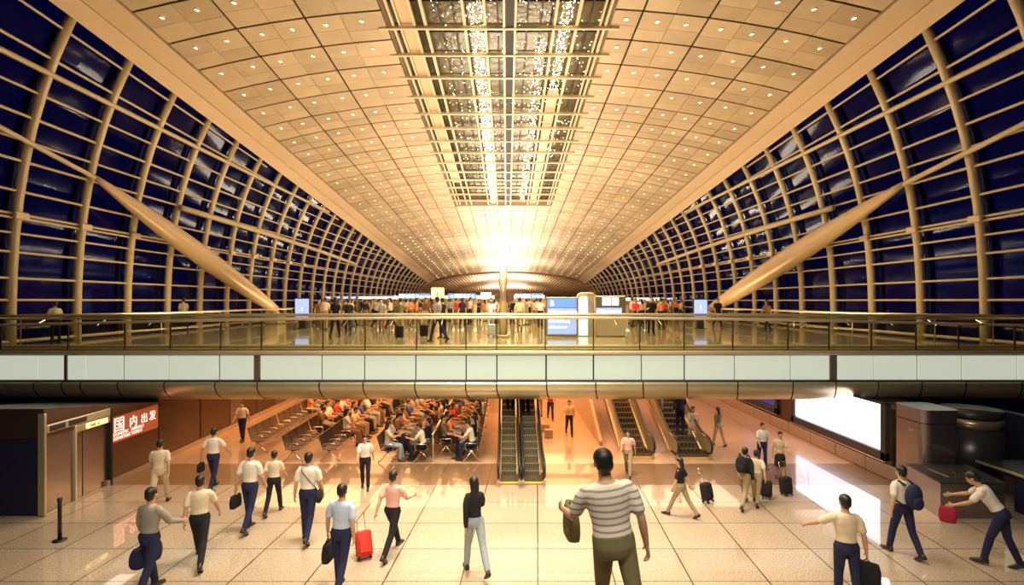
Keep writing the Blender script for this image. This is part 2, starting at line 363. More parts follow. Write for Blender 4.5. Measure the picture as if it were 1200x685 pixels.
# ------------------------------------------------------------------ far end of the hall: a second, ribbed vault and end wall
rib = MB()
for i in range(60):
    x = -17.5+35*i/59
    rib.tube([(x, 104, EYE+5.3-3.0*(abs(x)/17.5)**2+.2), (x, 128, EYE+4.6-3.4*(abs(x)/17.5)**2), (x, 148, EYE+2.2-2.5*(abs(x)/17.5)**2)], .13, 4)
for D, z in ((104, 5.6), (116, 5.4), (128, 4.9)):
    rib.tube([(-17.5+35*i/16, D, EYE+z-3.0*(abs(-17.5+35*i/16)/17.5)**2) for i in range(17)], .18, 5)
struct(rib.build('ceiling', M['strutsteel']))
b = MB()
for i in range(16):
    x0, x1 = -18+36*i/16, -18+36*(i+1)/16
    f_ = lambda x, z, k: EYE+z-k*(abs(x)/17.5)**2+.45
    b.add([(x0, 103.5, f_(x0, 5.5, 3)), (x1, 103.5, f_(x1, 5.5, 3)), (x1, 148, f_(x1, 2.4, 2.5)), (x0, 148, f_(x0, 2.4, 2.5))], [(0, 3, 2, 1)])
struct(b.build('ceiling', mat('end_vault_lining', (.42, .30, .17), .6)))
b = MB(); b.box(-18, 18, 148, 148.4, UP, EYE+4); struct(b.build('wall_far', mat('end_wall_paint', (.60, .46, .28), .5)))
b = MB(); b.box(-18.2, -17.8, 103, 148, UP, EYE+5); b.box(17.8, 18.2, 103, 148, UP, EYE+5); struct(b.build('wall_side', mat('side_wall_paint', (.45, .33, .2), .5)))
b = MB(); b.box(-22, 22, 45.6, 46, 0, 3.42); struct(b.build('wall_lower_far', mat('lower_end_wall', (.5, .36, .25), .5)))
# ------------------------------------------------------------------ skylight
sk = empty('skylight', (0, 0, 0), 0, 'long recessed glazed skylight with pale cross beams in the middle of the ceiling', 'skylight')
OF = .55
XS = [-5.05, -3.6, -1.75, .05, 1.95, 3.1, 4.4]
def zz(x, D, dz): return EYE+13.62-SLOPE*D+dz
g = MB()
for i in range(20):
    d0, d1 = NEAR+i*(SKY_END-NEAR)/20, NEAR+(i+1)*(SKY_END-NEAR)/20
    for j in range(len(XS)-1):
        g.loft([[Vector((x, d, zz(0, d, OF+k))) for x, k in ((XS[j]+.02, .05), (XS[j+1]-.02, .05), (XS[j+1]-.02, .12), (XS[j]+.02, .12))] for d in (d0+.02, d1-.02)])
g.build('back_panel', M['olive'], sk)
g = MB(); g.add([(-5.1, NEAR, zz(0, NEAR, OF+.5)), (4.5, NEAR, zz(0, NEAR, OF+.5)), (4.5, SKY_END, zz(0, SKY_END, OF+.5)), (-5.1, SKY_END, zz(0, SKY_END, OF+.5))], [(0, 3, 2, 1)])
g.build('housing', M['dark'], sk)
for x, r_ in ((-5.12, 0), (4.42, 0)):   # side cheeks
    g = MB(); g.add([(x, NEAR, zz(0, NEAR, -.1)), (x, SKY_END, zz(0, SKY_END, -.1)), (x, SKY_END, zz(0, SKY_END, OF+.5)), (x, NEAR, zz(0, NEAR, OF+.5))], [(0, 1, 2, 3)]); g.build('side_cheek', M['panel'], sk)
g = MB(); g.box(-5.1, 4.4, SKY_END, SKY_END+.1, zz(0, SKY_END, -.1), zz(0, SKY_END, OF+.5)); g.build('end_cheek', M['panel'], sk)
def lrail(x, dz, wdt, ht, m, name='long_beam', d1=SKY_END, d0=NEAR):
    g = MB(); g.loft([[Vector((x+a, D, zz(0, D, dz+c))) for a, c in ((-wdt, 0), (wdt, 0), (wdt, ht), (-wdt, ht))] for D in (d0, d1)]); g.build(name, m, sk)
for x, wd in ((-4.9, .05), (-4.62, .04), (-3.98, .05), (-3.5, .06), (-1.82, .05), (-.93, .05), (2.05, .05), (3.02, .06), (4.02, .04), (4.25, .05)):
    lrail(x, 0, wd, .14, M['brightrail'])
lrail(.12, -.05, .17, .3, M['blackj'], 'centre_beam'); lrail(-.12, -.07, .05, .2, M['brightrail']); lrail(.36, -.07, .05, .2, M['brightrail'])
for x in (-4.75, -3.75, -2.9, -2.3, -.4, .9, 1.5, 2.3, 3.6):
    lrail(x, .34, .022, .05, M['blackj'], 'glazing_bar')
lrail(-4.3, .12, .26, .03, M['fascia'], 'pale_soffit_strip', 45.6)
lrail(2.55, .16, .30, .03, M['fascia'], 'pale_soffit_strip', SKY_END, 29)
D = 22.9-2.15*5; i = 0
while D < SKY_END:
    g = MB(); z = zz(0, D, -.12)
    g.bbox(-5.55, 4.85, D-.07, D+.07, z, z+.17, .03); g.build('cross_beam', M['brightrail'], sk)
    g = MB(); z = zz(0, D+1.07, .4); g.box(-5.05, 4.4, D+1.03, D+1.1, z, z+.06); g.build('secondary_bar', M['blackj'], sk)
    D += 2.15
# sparkling bulb curtains inside the skylight, their reflections also built as glowing points
def bulbs(name, x0, x1, d0, d1, n, lab, wander=0, zr=.28):
    g = MB()
    for i in range(n):
        u = i/n; D = d0+(d1-d0)*(u**1.15)+rnd.uniform(-.1, .1); x = rnd.uniform(x0, x1)+wander*(D-d0); z = zz(0, D, rnd.uniform(.02, zr)); r = rnd.uniform(.008, .024)*(1+D/60)
        g.add([(x+r, D, z), (x-r, D, z), (x, D+r, z), (x, D-r, z), (x, D, z+r), (x, D, z-r)], [(0, 2, 4), (2, 1, 4), (1, 3, 4), (3, 0, 4), (2, 0, 5), (1, 2, 5), (3, 1, 5), (0, 3, 5)])
    tag(g.build(name, M['bulb']), lab, 'string lights', kind='stuff')
bulbs('skylight_sparkle', -1.62, -1.02, 12, 52, 1500, 'broad sparkling band of small bulbs left of the skylight centre beam')
bulbs('skylight_sparkle', 2.3, 2.78, 12, 29, 650, 'shorter sparkling band of small bulbs right of the skylight centre beam')
bulbs('skylight_sparkle', 1.25, 1.85, 24, 52, 450, 'faint band of bulb reflections modelled as glowing points beside the right glazing of the skylight')  # mirrored bulb band, put in as glowing points
bulbs('skylight_sparkle', -3.3, 4.0, 12, 40, 950, 'scattered reflected glints modelled as glowing points across the skylight panes', zr=.4)  # glints mirrored in the glass, put in as glowing points
# ------------------------------------------------------------------ downlights
ring = MB()
for i in range(14):
    a0, a1 = 2*PI*i/14, 2*PI*(i+1)/14
    P = lambda a, r, z: (r*math.cos(a), r*math.sin(a), z)
    ring.add([P(a0, .13, -.015), P(a1, .13, -.015), P(a1, .085, -.02), P(a0, .085, -.02)], [(0, 1, 2, 3)])
    ring.add([P(a0, .13, -.015), P(a1, .13, -.015), P(a1, .13, .01), P(a0, .13, .01)], [(0, 3, 2, 1)])
ring_me = ring.mesh('trim_ring', M['rail'])
ln_ = MB(); ln_.add([(.088*math.cos(2*PI*i/12), .088*math.sin(2*PI*i/12), -.012) for i in range(12)], [tuple(range(11, -1, -1))]); lens_me = ln_.mesh('lens', M['lens'])
both = MB(); both.add(ring.v, ring.f, 0); both.add(ln_.v, ln_.f, 1); both_me = both.mesh('downlight', [M['rail'], M['lens']])
LX = [-13.2, -11.8, -10.4, -9.0, -7.6, -6.2]; RX = [5.1, 6.3, 7.6, 9.0, 10.4, 11.8, 13.2]
far = MB(); ntot = 0
ORD = ['first', 'second', 'third', 'fourth', 'fifth', 'sixth', 'seventh', 'eighth', 'ninth', 'tenth', 'eleventh', 'twelfth', 'thirteenth', 'fourteenth', 'fifteenth', 'sixteenth', 'seventeenth', 'eighteenth', 'nineteenth', 'twentieth', 'twenty-first', 'twenty-second', 'twenty-third', 'twenty-fourth', 'twenty-fifth', 'twenty-sixth']
vis = [d for d in rows if d > 16]
for r, d0 in enumerate(vis):
    D = d0+.62
    for side, XL in (('left', LX), ('right', RX)):
        for c, x in enumerate(XL):
            x2 = x+rnd.uniform(-.08, .08); z = cz(x2, D)
            sl = -SLOPE
            if r < 22:
                if r < 5:
                    o = empty('downlight', (x2, D, z)); a = bpy.data.objects.new('trim_ring', ring_me); C.objects.link(a); a.parent = o
                    a = bpy.data.objects.new('lens', lens_me); C.objects.link(a); a.parent = o
                else:
                    o = bpy.data.objects.new('downlight', both_me); C.objects.link(o); o.location = (x2, D, z)
                cc = c if side == 'left' else len(XL)-1-c
                tag(o, 'small round lit downlight, %s from the %s fascia in the %s ceiling row' % (ORD[cc], side, ORD[r]), 'downlight', 'downlights in the tan ceiling panels')
            else:
                for (vx, vy, vz) in (): pass
                o_ = len(far.v); far.add([(v[0]+x2, v[1]+D, v[2]+z) for v in ln_.v], ln_.f)
tag(far.build('distant_downlight', M['lens']), 'many tiny downlights in the farthest stretch of the ceiling', 'downlights', kind='stuff')
# ------------------------------------------------------------------ the footbridge front of the upper concourse
BD = 17.1; px_m = F/BD
def bx(px): return (px-VX)/px_m
br = empty('footbridge', (0, BD, UP), 0, 'wide footbridge front with backlit glass band, bronze rounded edge and glass balustrade', 'footbridge')
def rel(mb): mb.v = [(x, y-BD, z-UP) for x, y, z in mb.v]; return mb
Z = lambda py: EYE-(py-VY)/px_m
LPX = [(-60, -2), (0, 44.5), (45.5, 75), (80, 100.5), (101.5, 144), (146, 197), (198.5, 256), (258, 297), (305.5, 376.5), (378, 426.5), (428, 486.5), (488, 545.5), (547, 581.5), (583, 639), (641, 694.5), (696.5, 751), (752.5, 801), (803, 860), (861.5, 925.5), (927, 971.5), (981, 1023.5), (1025, 1074), (1076, 1126), (1128, 1191), (1193, 1255)]
for a, c in LPX:
    m_ = MB(); m_.box(bx(a), bx(c), BD-.01, BD+.04, Z(444.5), Z(416.5)); rel(m_).build('light_panel', M['lightpanel'], br)
m_ = MB(); m_.box(bx(-60), bx(1260), BD+.05, BD+.2, Z(446), Z(414)); rel(m_).build('panel_backing', M['blackj'], br)
for a, c in ((75.8, 79.4), (298, 304.5), (972.5, 980.3)):
    m_ = MB(); m_.box(bx(a), bx(c), BD-.03, BD+.05, Z(445), Z(415.5)); rel(m_).build('service_post', M['kframe'], br)
# edge trim
m_ = MB(); m_.bbox(bx(-60), bx(1260), BD-.10, BD+.12, Z(415.3), Z(410.8), .03); rel(m_).build('edge_trim', M['rail'], br)
m_ = MB(); m_.box(bx(-60), bx(1260), BD-.02, BD+.3, Z(446), Z(444.5)); rel(m_).build('shadow_gap', M['blackj'], br)
# rounded bronze fascia
FJ = [-60, 0, 44.5, 77, 99, 142, 196, 255, 304, 376, 427, 487, 546, 582, 640, 697, 752, 803, 862, 926, 976, 1025, 1075.5, 1127, 1192, 1260]
prof = [(BD-.05, Z(446.2)), (BD-.16, Z(447.2)), (BD-.18, Z(449.5))]
for i in range(1, 9):
    a = PI/2*i/8; prof.append((BD-.18+.62*(1-math.cos(a)), Z(449.5)-(Z(449.5)-(EYE-118/px_m))*math.sin(a)))
prof += [(BD+1.0, EYE-118/px_m+.02)]
for i in range(len(FJ)-1):
    x0, x1 = bx(FJ[i])+.02, bx(FJ[i+1])-.02; m_ = MB()
    A = [Vector((x0+SH*(y-BD+.18)*6, y, z)) for y, z in prof]; B = [Vector((x1+SH*(y-BD+.18)*6, y, z)) for y, z in prof]
    n = len(prof); m_.add(A+B, [(k, k+1, n+k+1, n+k) for k in range(n-1)]); rel(m_).build('bronze_fascia_panel', M['bronze'], br, True)
m_ = MB(); pin = [(y+.05, z+.05) for y, z in prof]; m_.add([(bx(-60), y, z) for y, z in pin]+[(bx(1260), y, z) for y, z in pin], [(k, k+1, len(pin)+k+1, len(pin)+k) for k in range(len(pin)-1)])
rel(m_).build('fascia_backing', M['blackj'], br)
m_ = MB(); m_.box(bx(-60), bx(1260), BD+.9, BD+1.3, EYE-118/px_m+.02, 3.4); rel(m_).build('soffit_return', M['bronze'], br)
m_ = MB(); m_.box(bx(-60), bx(1260), BD+.1, BD+.25, 3.3, UP); rel(m_).build('slab_edge', M['blackj'], br)
# balustrade: glass panes, clamps at the joints, rails
def hz(x): return 1.04-.26*(min(1, abs(x)/17))**1.8
BJ = [-60, 0, 79, 145.5, 199, 258, 306, 378, 427.5, 488, 546, 582, 639, 695.6, 750, 802, 859, 924, 972, 1021.7, 1074, 1124, 1190, 1260]
for i in range(len(BJ)-1):
    x0, x1 = bx(BJ[i])+.015, bx(BJ[i+1])-.015; m_ = MB()
    m_.loft([[Vector((x, y, UP-.02)), Vector((x, y+.0, UP+hz(x)))] if 0 else [Vector((x, BD+.02, UP)), Vector((x, BD+.035, UP)), Vector((x, BD+.035, UP+hz(x))), Vector((x, BD+.02, UP+hz(x)))] for x in (x0, x1)])
    rel(m_).build('glass_pane', M['balglass'], br)
    m_ = MB(); m_.box(bx(BJ[i+1])-.018, bx(BJ[i+1])+.018, BD+.01, BD+.05, UP, UP+hz(x1)); rel(m_).build('joint_bar', M['blackj'], br)
def railpts(dy, dz, f_=hz): return [(bx(-60+1320*i/24), BD+dy, UP+f_(bx(-60+1320*i/24))+dz) for i in range(25)]
m_ = MB(); m_.tube(railpts(.03, .01), .042, 8); rel(m_).build('handrail', M['rail'], br, True)
m_ = MB(); m_.tube(railpts(.55, .10, lambda x: 1.03-.05*(abs(x)/17)**2), .05, 8); rel(m_).build('handrail', M['bronze'], br, True)
m_ = MB(); m_.tube(railpts(.55, .0, lambda x: 1.03-.05*(abs(x)/17)**2), .03, 8); rel(m_).build('handrail', M['bronze'], br, True)
for i in range(0, 23):
    x = bx((BJ[i]+BJ[i+1])/2); m_ = MB(); m_.tube([(x, BD+.05, UP+.8), (x, BD+.55, UP+1.02)], .015, 6); rel(m_).build('rail_bracket', M['chrome'], br)
m_ = MB(); m_.bbox(bx(-60), bx(1260), BD+.9, BD+1.35, UP, UP+.07, .02); rel(m_).build('kerb', M['bronze'], br)
# back balustrades by the glazed walls
for s, lab in ((-1, 'glass balustrade with metal rail along the left edge of the concourse'), (1, 'glass balustrade with metal rail along the right edge of the concourse')):
    r_ = empty('side_balustrade', (s*13.5, 19, UP), 0, lab, 'balustrade')
    P = [Vector((s*(2.2), .4, 0)), Vector((s*1.2, 3.5, 0)), Vector((s*.6, 7, 0)), Vector((s*.4, 11, 0)), Vector((s*.3, 15, 0))]
    P = [Vector((s*3.6, -.4, 0))]+P
    m_ = MB(); m_.tube([p+Vector((0, 0, 1.08)) for p in P], .04, 8); m_.build('handrail', M['rail'], r_, True)
    for a, c in zip(P, P[1:]):
        m_ = MB(); m_.add([a+Vector((0, 0, .08)), c+Vector((0, 0, .08)), c+Vector((0, 0, 1.0)), a+Vector((0, 0, 1.0))], [(0, 1, 2, 3)]); m_.build('glass_pane', M['balglass'], r_)
    for p in P:
        m_ = MB(); m_.tube([p, p+Vector((0, 0, 1.06))], .025, 6); m_.build('post', M['kframe'], r_)
# ------------------------------------------------------------------ text
def text(body, size, m_, parent, loc, rot, name='lettering', ext=.004, align='LEFT', sx=1):
    cu = bpy.data.curves.new(name, 'FONT'); cu.body = body; cu.size = size; cu.extrude = ext; cu.align_x = align; cu.resolution_u = 2
    t = bpy.data.objects.new('tmp', cu); C.objects.link(t); bpy.context.view_layer.update()
    me = bpy.data.meshes.new_from_object(t.evaluated_get(bpy.context.evaluated_depsgraph_get())); bpy.data.objects.remove(t)
    me.materials.clear(); me.materials.append(m_)
    o = bpy.data.objects.new(name, me); C.objects.link(o); o.parent = parent; o.location = loc; o.rotation_euler = rot; o.scale = (sx, 1, 1); return o
# ------------------------------------------------------------------ lower left: steel lift block and panelled wall (structure shell + things)
WL = -11.3
b = MB(); b.box(-14.5, WL-.12, 12.9, 17.9, 0, 1.9); b.box(-14.5, WL-.12, 17.9, 34, 0, 2.62); b.box(-22, -14.5, 13.6, 17.8, 0, 1.95); b.box(-22, -14.5, 17.9, 34, 0, 3.36); struct(b.build('wall_left', M['navy']))
b = MB(); b.box(-14.5, WL+.1, 17.9, 34, 2.62, 3.36); b.loft([[Vector((-14.5, d, 1.8)), Vector((WL+.04, d, 1.92)), Vector((WL+.04, d, z)), Vector((-14.5, d, z))] for d, z in ((12.86, 2.62), (17.2, 1.96))]); b.box(-14.5, WL-.12, 17.2, 17.9, 1.8, 1.95); struct(b.build('wall_left_upper', M['brownpanel']))
b = MB(); b.box(WL-.12, WL+.05, 14.9, 34, 0, .16); struct(b.build('baseboard_left', M['plinth']))
lift = empty('lift_entrance', (WL, 12.85, 0), 0, 'brushed steel lift entrance with double doors at the lower left', 'lift')
def lb(name, m_, y0, y1, z0, z1, x0=-.1, x1=0, bev=.01): q = MB(); q.bbox(x0, x1, y0, y1, z0, z1, bev); return q.build(name, m_, lift)
lb('corner_post', M['bronze'], 0, .07, 0, 2.5, -.1, .07)
lb('side_panel', M['stain'], .09, .92, .02, 1.99)
lb('jamb', M['rail'], .93, .98, 0, 1.99, -.1, .07)
lb('door', M['stain'], 1.0, 1.28, .02, 1.79, -.12, -.04); lb('door', M['stain'], 1.31, 2.16, .02, 1.79, -.12, -.04)
lb('jamb', M['blackj'], 2.17, 2.24, 0, 2.2, -.1, .07)
lb('lintel', M['bronze'], .99, 2.16, 1.80, 1.98, -.1, .05); lb('header', M['bronze'], .09, 2.16, 2.0, 2.2, -.1, .06)
hd = lb('header_grille', M['frame'], .16, .62, 2.03, 2.17, .05, .075); lb('header_grille', M['frame'], .72, 1.3, 2.03, 2.17, .05, .075)
sg = lb('header_sign', M['ylw'], 1.30, 2.05, 1.82, 1.96, .04, .07); text('电梯 Lift', .10, M['blackj'], sg, (.075, 1.40, 1.85), (PI/2, 0, PI/2))
lb('threshold', M['bronze'], 0, 2.2, 0, .03, -.1, .06)
# red sign panel
sp = empty('sign_panel', (WL, 15.1, 0), 0, 'brown metal wall panel with a glowing red and pink lettered sign', 'sign panel')
q = MB(); q.bbox(-.1, 0.0, 0, 2.05, .18, 1.15, .01); q.build('metal_panel', M['brownpanel'], sp)
q = MB(); q.bbox(-.1, 0.0, 0, 2.05, 1.15, 1.9, .01); sf = q.build('sign_field', M['redpanel'], sp)
for i_, (t_, y_, s_) in enumerate((('国', .08, .46), ('内', .72, .36), ('出', 1.22, .32), ('发', 1.60, .32))):
    text(t_, s_, M['redtext'], sf, (.012, y_, 1.48), (PI/2, 0, PI/2), 'glyph')
for t_, y_, z_ in (('DOMESTIC', .08, 1.34), ('DEPARTURE', .08, 1.22), ('ARRIVALS', .80, 1.34), ('TICKETS', .80, 1.22)):
    text(t_, .125, M['redtext'], sf, (.012, y_, z_), (PI/2, 0, PI/2), 'small_lettering')
y = 17.2; widths = [2.35, 2.1, 1.0, 1.3, 1.9, 2.3, 2.3]
for i_, wd in enumerate(widths):
    q = MB(); q.bbox(-.1, 0, 0, wd-.06, .18, 2.5, .012)
    o = q.build('wall_panel', M['brownpanel'] if i_ % 3 != 2 else M['stain'], None, loc=(WL, y, 0)); tag(o, 'tall %s metal wall panel, %s beyond the red sign' % ('brown' if i_ % 3 != 2 else 'steel', ORD[i_]), 'wall panel', 'metal panels along the left wall'); y += wd
q = MB(); q.box(-.03, .0, 0, .01, 0, .01)
# ------------------------------------------------------------------ lower right wall with lit billboards
WR = 11.3
b = MB(); b.box(WR+.02, WR+1.4, 17.9, 40, 0, 3.36); b.box(WR+.02, WR+1.4, 15.55, 17.9, 0, 2.08); struct(b.build('wall_right', M['brownpanel']))
for i_, (d0, d1) in enumerate(((15.2, 16.5), (16.53, 18.0), (18.03, 19.5), (19.53, 21.0), (21.03, 22.5), (22.53, 24.0), (24.03, 27), (27.03, 31), (31.03, 36))):
    q = MB(); q.bbox(WR-.12, WR+.02, d0, d1, 0, .40, .02); struct(q.build('baseboard_right', M['plinth']))
def billboard(d0, d1, z0, z1, screenm, lab):
    r_ = empty('billboard', (WR, (d0+d1)/2, 0), 0, lab, 'billboard'); hw = (d1-d0)/2
    q = MB(); q.bbox(-.02, .1, -hw, hw, z0, z1, .005); q.build('screen', screenm, r_)
    for a in ((-hw-.22, hw+.22, z0-.28, z0-.02), (-hw-.22, hw+.22, z1+.01, z1+.06)):
        q = MB(); q.bbox(-.1, .1, a[0], a[1], a[2], a[3], .02); q.build('frame', M['frame'], r_)
    for a in ((-hw-.22, -hw-.01), (hw+.01, hw+.22)):
        q = MB(); q.bbox(-.1, .1, a[0], a[1], z0-.28, z1+.06, .02); q.build('frame', M['frame'], r_)
    q = MB(); q.bbox(-.12, -.09, -hw-.24, hw+.24, z0-.31, z0-.28, .005); q.build('edge_strip', M['chrome'], r_)
    return r_
bb = billboard(15.9, 20.65, .76, 2.12, M['screen'], 'large white glowing billboard on the right wall of the lower hall')
q = MB()  # faint curl mark on the picture
q.tube([(-.025, -1.9+.28*math.cos(a*.5), 1.32+.16*math.sin(a*.5)) for a in range(-2, 9)], .012, 6); q.tube([(-.025, -1.55, 1.05), (-.025, -1.62, 1.95)], .010, 6)
q.v = [(x, -y-.1, z) for x, y, z in q.v]; q.build('printed_mark', mat('grey_print', (.3, .3, .38), .6), bb)
billboard(22.2, 25.2, .8, 2.3, mat('dark_blue_poster', (.02, .03, .12), .3, emit=(.04, .06, .3), estr=.5), 'dark blue billboard farther along the right wall')
# rounded steel end of the right wall
r_ = empty('steel_pier', (WR, 14.3, 0), 0, 'brushed steel clad pier with rounded corner beside the white billboard', 'pier')
def rounded(x0, x1, y0, y1, r, z0, z1, mb, seg=8):
    ring = []
    for cx_, cy_, a0 in ((x0+r, y0+r, PI), (x1-r, y0+r, 1.5*PI), (x1-r, y1-r, 0), (x0+r, y1-r, .5*PI)):
        for k in range(seg+1):
            a = a0+PI/2*k/seg; ring.append((cx_+r*math.cos(a), cy_+r*math.sin(a)))
    mb.loft([[Vector((x, y, z)) for x, y in ring] for z in (z0, z1)])
q = MB(); rounded(-.02, 1.0, 0, 1.2, .22, 0, 1.9, q); q.build('cladding', M['stain'], r_, False)
q = MB(); rounded(-.02, 1.0, 0, 1.2, .22, 1.92, 2.28, q); q.build('upper_cladding', M['stain'], r_, False)
q = MB(); q.box(-.03, -.01, .35, .55, 1.6, 1.68); q.build('small_plate', M['kframe'], r_)
q = MB(); q.tube([(0, 0, 0), (0, 0, 1.7)], .72, 32); r_ = empty('round_column', (13.12, 15.0, 0), 0, 'dark metal clad round column at the right edge of the lower hall', 'column')
q.build('shaft', M['frame'], r_, True); q = MB(); q.tube([(0, 0, 1.72), (0, 0, 1.98)], .72, 32); q.build('collar', M['kframe'], r_, True); q = MB(); q.tube([(0, 0, 2.0), (0, 0, 2.2)], .72, 32); q.build('upper_shaft', M['frame'], r_, True)
# steel bin cabinet
cb = empty('steel_cabinet', (0, 0, 0), 0, 'low stainless steel cabinet with inset top standing below the steel pier', 'cabinet')
P = [(10.45, 12.75), (12.0, 12.75), (12.3, 14.15), (10.75, 14.2)]
q = MB(); q.loft([[Vector((x, y, z)) for x, y in P] for z in (.0, .84)]); q.build('body', M['stain'], cb)
q = MB(); cxm, cym = sum(p[0] for p in P)/4, sum(p[1] for p in P)/4
q.loft([[Vector((cxm+(x-cxm)*1.02, cym+(y-cym)*1.02, z)) for x, y in P] for z in (.845, .87)]); q.build('top', M['frame'], cb)
q = MB(); q.bbox(10.95, 11.75, 13.1, 13.8, .871, .885, .005); tp = q.build('inset_tray', M['chrome'], cb)
q = MB(); q.tube([(11.1, 13.3, .885), (11.1, 13.3, .91)], .09, 12); q.tube([(11.45, 13.5, .885), (11.45, 13.5, .91)], .07, 12); q.build('lid', M['blackj'], tp)
q = MB(); q.box(10.6, 11.95, 12.735, 12.745, .60, .612); q.build('door_seam', M['blackj'], cb)
# dark ledge counter
lg = empty('ledge_counter', (12.6, 9, 0), 0, 'dark counter with a pale edged flat ledge at the far right', 'counter')
q = MB(); q.bbox(.05, 2.3, 0, 4.2, 0, .93, .01); q.build('body', M['navy'], lg); q = MB(); q.bbox(.0, 2.35, -.02, 5.2, .93, .98, .01); q.build('ledge', M['frame'], lg); q = MB(); q.bbox(-.03, 0, -.02, 5.2, .92, .985, .005); q.build('edge_strip', M['bronze'], lg)
b = MB(); b.box(15.0, 15.3, 2, 17.0, 0, 1.9); struct(b.build('wall_right_near', M['navy']))
b = MB(); b.box(13.9, 22, 17.9, 18.2, 0, 3.36); struct(b.build('wall_right_back', M['navy']))
# slim black post standing in for a blurred dark shape at the left
ps = empty('dark_shape_post', gpt(70, 633), 0, 'slim black post standing in for a blurred dark shape at the lower left', 'post', sc=.95)
q = MB(); q.tube([(0, 0, 0), (0, 0, .02), (0, 0, .03)], [.14, .14, .03], 16); q.build('base', M['rubber'], ps, True); q = MB(); q.tube([(0, 0, .03), (0, 0, .88), (0, 0, .9)], [.04, .04, .02], 10); q.build('pole', M['rubber'], ps, True)
q = MB(); q.tube([(0, 0, .9), (0, 0, .98)], .05, 10); q.build('post_head', M['rubber'], ps, True)
# raised stair landing just below the view, carrying the nearest walker
b = MB(); b.box(-.6, 3.6, 1.2, 5.0, 0, 2.23)
for i in range(12): b.box(3.6+i*.3, 3.9+i*.3, 1.2, 5.0, 0, 2.23-(i+1)*.172)
struct(b.build('floor_landing', M['granite']))
# ------------------------------------------------------------------ escalators
TAN = math.tan(math.radians(25))
def esc_z(y, y0): return max(0, (y-y0-.7))*TAN
def escalator(x0, x1, y0, lab):
    r_ = empty('escalator', (x0, y0, 0), 0, lab, 'escalator', 'escalators rising under the footbridge'); W = x1-x0; run = .7+3.2/TAN
    q = MB(); q.box(.05, W-.05, .0, .12, .0, .012); q.build('comb_line', M['yellowline'], r_)
    q = MB(); q.box(.05, W-.05, .12, .7, .0, .010); q.build('floor_plate', M['step'], r_)
    st = .30; n = int((run-.7)/st)
    stepme = MB(); stepme.bbox(.07, W-.07, 0, st, -.17, 0, .01); stepme.box(.07, W-.07, -.003, .012, -.012, .003, 1)
    for g_ in range(8):
        xx = .09+(W-.18)*g_/7; stepme.box(xx-.006, xx+.006, -.006, .002, -.15, -.01, 1)
    me = stepme.mesh('step', [M['step'], M['bronze']])
    for i in range(n):
        o = bpy.data.objects.new('step', me); C.objects.link(o); o.parent = r_; o.location = (0, .7+i*st, (i+1)*st*TAN)
    for side, xa in (('l', 0), ('r', W)):
        s = 1 if side == 'r' else -1
        q = MB(); A = [(.25, 0), (run, 0)]
        q.loft([[Vector((xa-.05, y, z)), Vector((xa+.05, y, z)), Vector((xa+.05, y, z2)), Vector((xa-.05, y, z2))] for y, z, z2 in ((-.15, 0, .14), (.7, .0, .16), (run, 3.2-.35, 3.2+.14))]); q.build('skirt', M['chrome'], r_)
        q = MB(); q.loft([[Vector((xa-.012, y, z)), Vector((xa+.012, y, z)), Vector((xa+.012, y, z2)), Vector((xa-.012, y, z2))] for y, z, z2 in ((-.25, .14, .62), (.55, .14, .70), (run, 3.2+.1, 3.9-.05))])
        q.build('balustrade', M['bronze'], r_)
        pts = [(xa, .35, .16), (xa, -.05, .18), (xa, -.28, .27), (xa, -.36, .45), (xa, -.28, .62), (xa, -.05, .72), (xa, .55, .76), (xa, 1.0, .90)]+[(xa, y, .80+(y-.75)*TAN) for y in (1.5, 3, 5, run-.9)]
        q = MB(); q.tube(pts, .038, 8); q.build('handrail', M['rubber'], r_, True)
        q = MB(); q.tube([(x, y, z-.055) for x, y, z in pts[5:]], .03, 6); q.build('rail_guide', M['chrome'], r_, True)
    return r_
escalator(-.24, .36, 15.2, 'left escalator of the centre pair rising under the footbridge')
escalator(.46, 1.06, 15.2, 'right escalator of the centre pair rising under the footbridge')
escalator(3.95, 4.85, 17.7, 'narrow escalator just right of the striped walker, rising under the bridge')
escalator(5.6, 6.7, 17.6, 'rightmost escalator, next to the pale open floor on the right')
q = MB(); q.loft([[Vector((x, y, 0)), Vector((x+.12, y, 0)), Vector((x+.12, y, z)), Vector((x, y, z))] for x, y, z in ((3.35, 19.2, .15), (3.35, 26, 3.3))]); tag(q.build('stair_stringer', M['plinth']), 'sloping brown side wall left of the right escalators', 'side wall')
# ------------------------------------------------------------------ pillars and small things in the lower hall
for x, y, m_, lab in ((-7.6, 24.6, 'blackj', 'slim dark pillar behind the leftmost seating rows'), (8.3, 24.5, 'rail', 'slim pale pillar right of the escalators')):
    q = MB(); q.tube([(0, 0, 0), (0, 0, 3.36)], .11, 12); tag(q.build('slim_pillar', M[m_], None, True, (x, y, 0)), lab, 'pillar')
for x, y, n_ in ((1.55, 21.2, 'near'), (1.60, 20.3, 'far')):
    q = MB(); q.bbox(-.16, .16, -.12, .12, 0, .32, .02); tag(q.build('floor_box', M['plinth'], None, False, (x, y, 0)), 'small dark floor box right of the centre escalators, the %s one' % ('farther' if n_ == 'near' else 'nearer'), 'box')
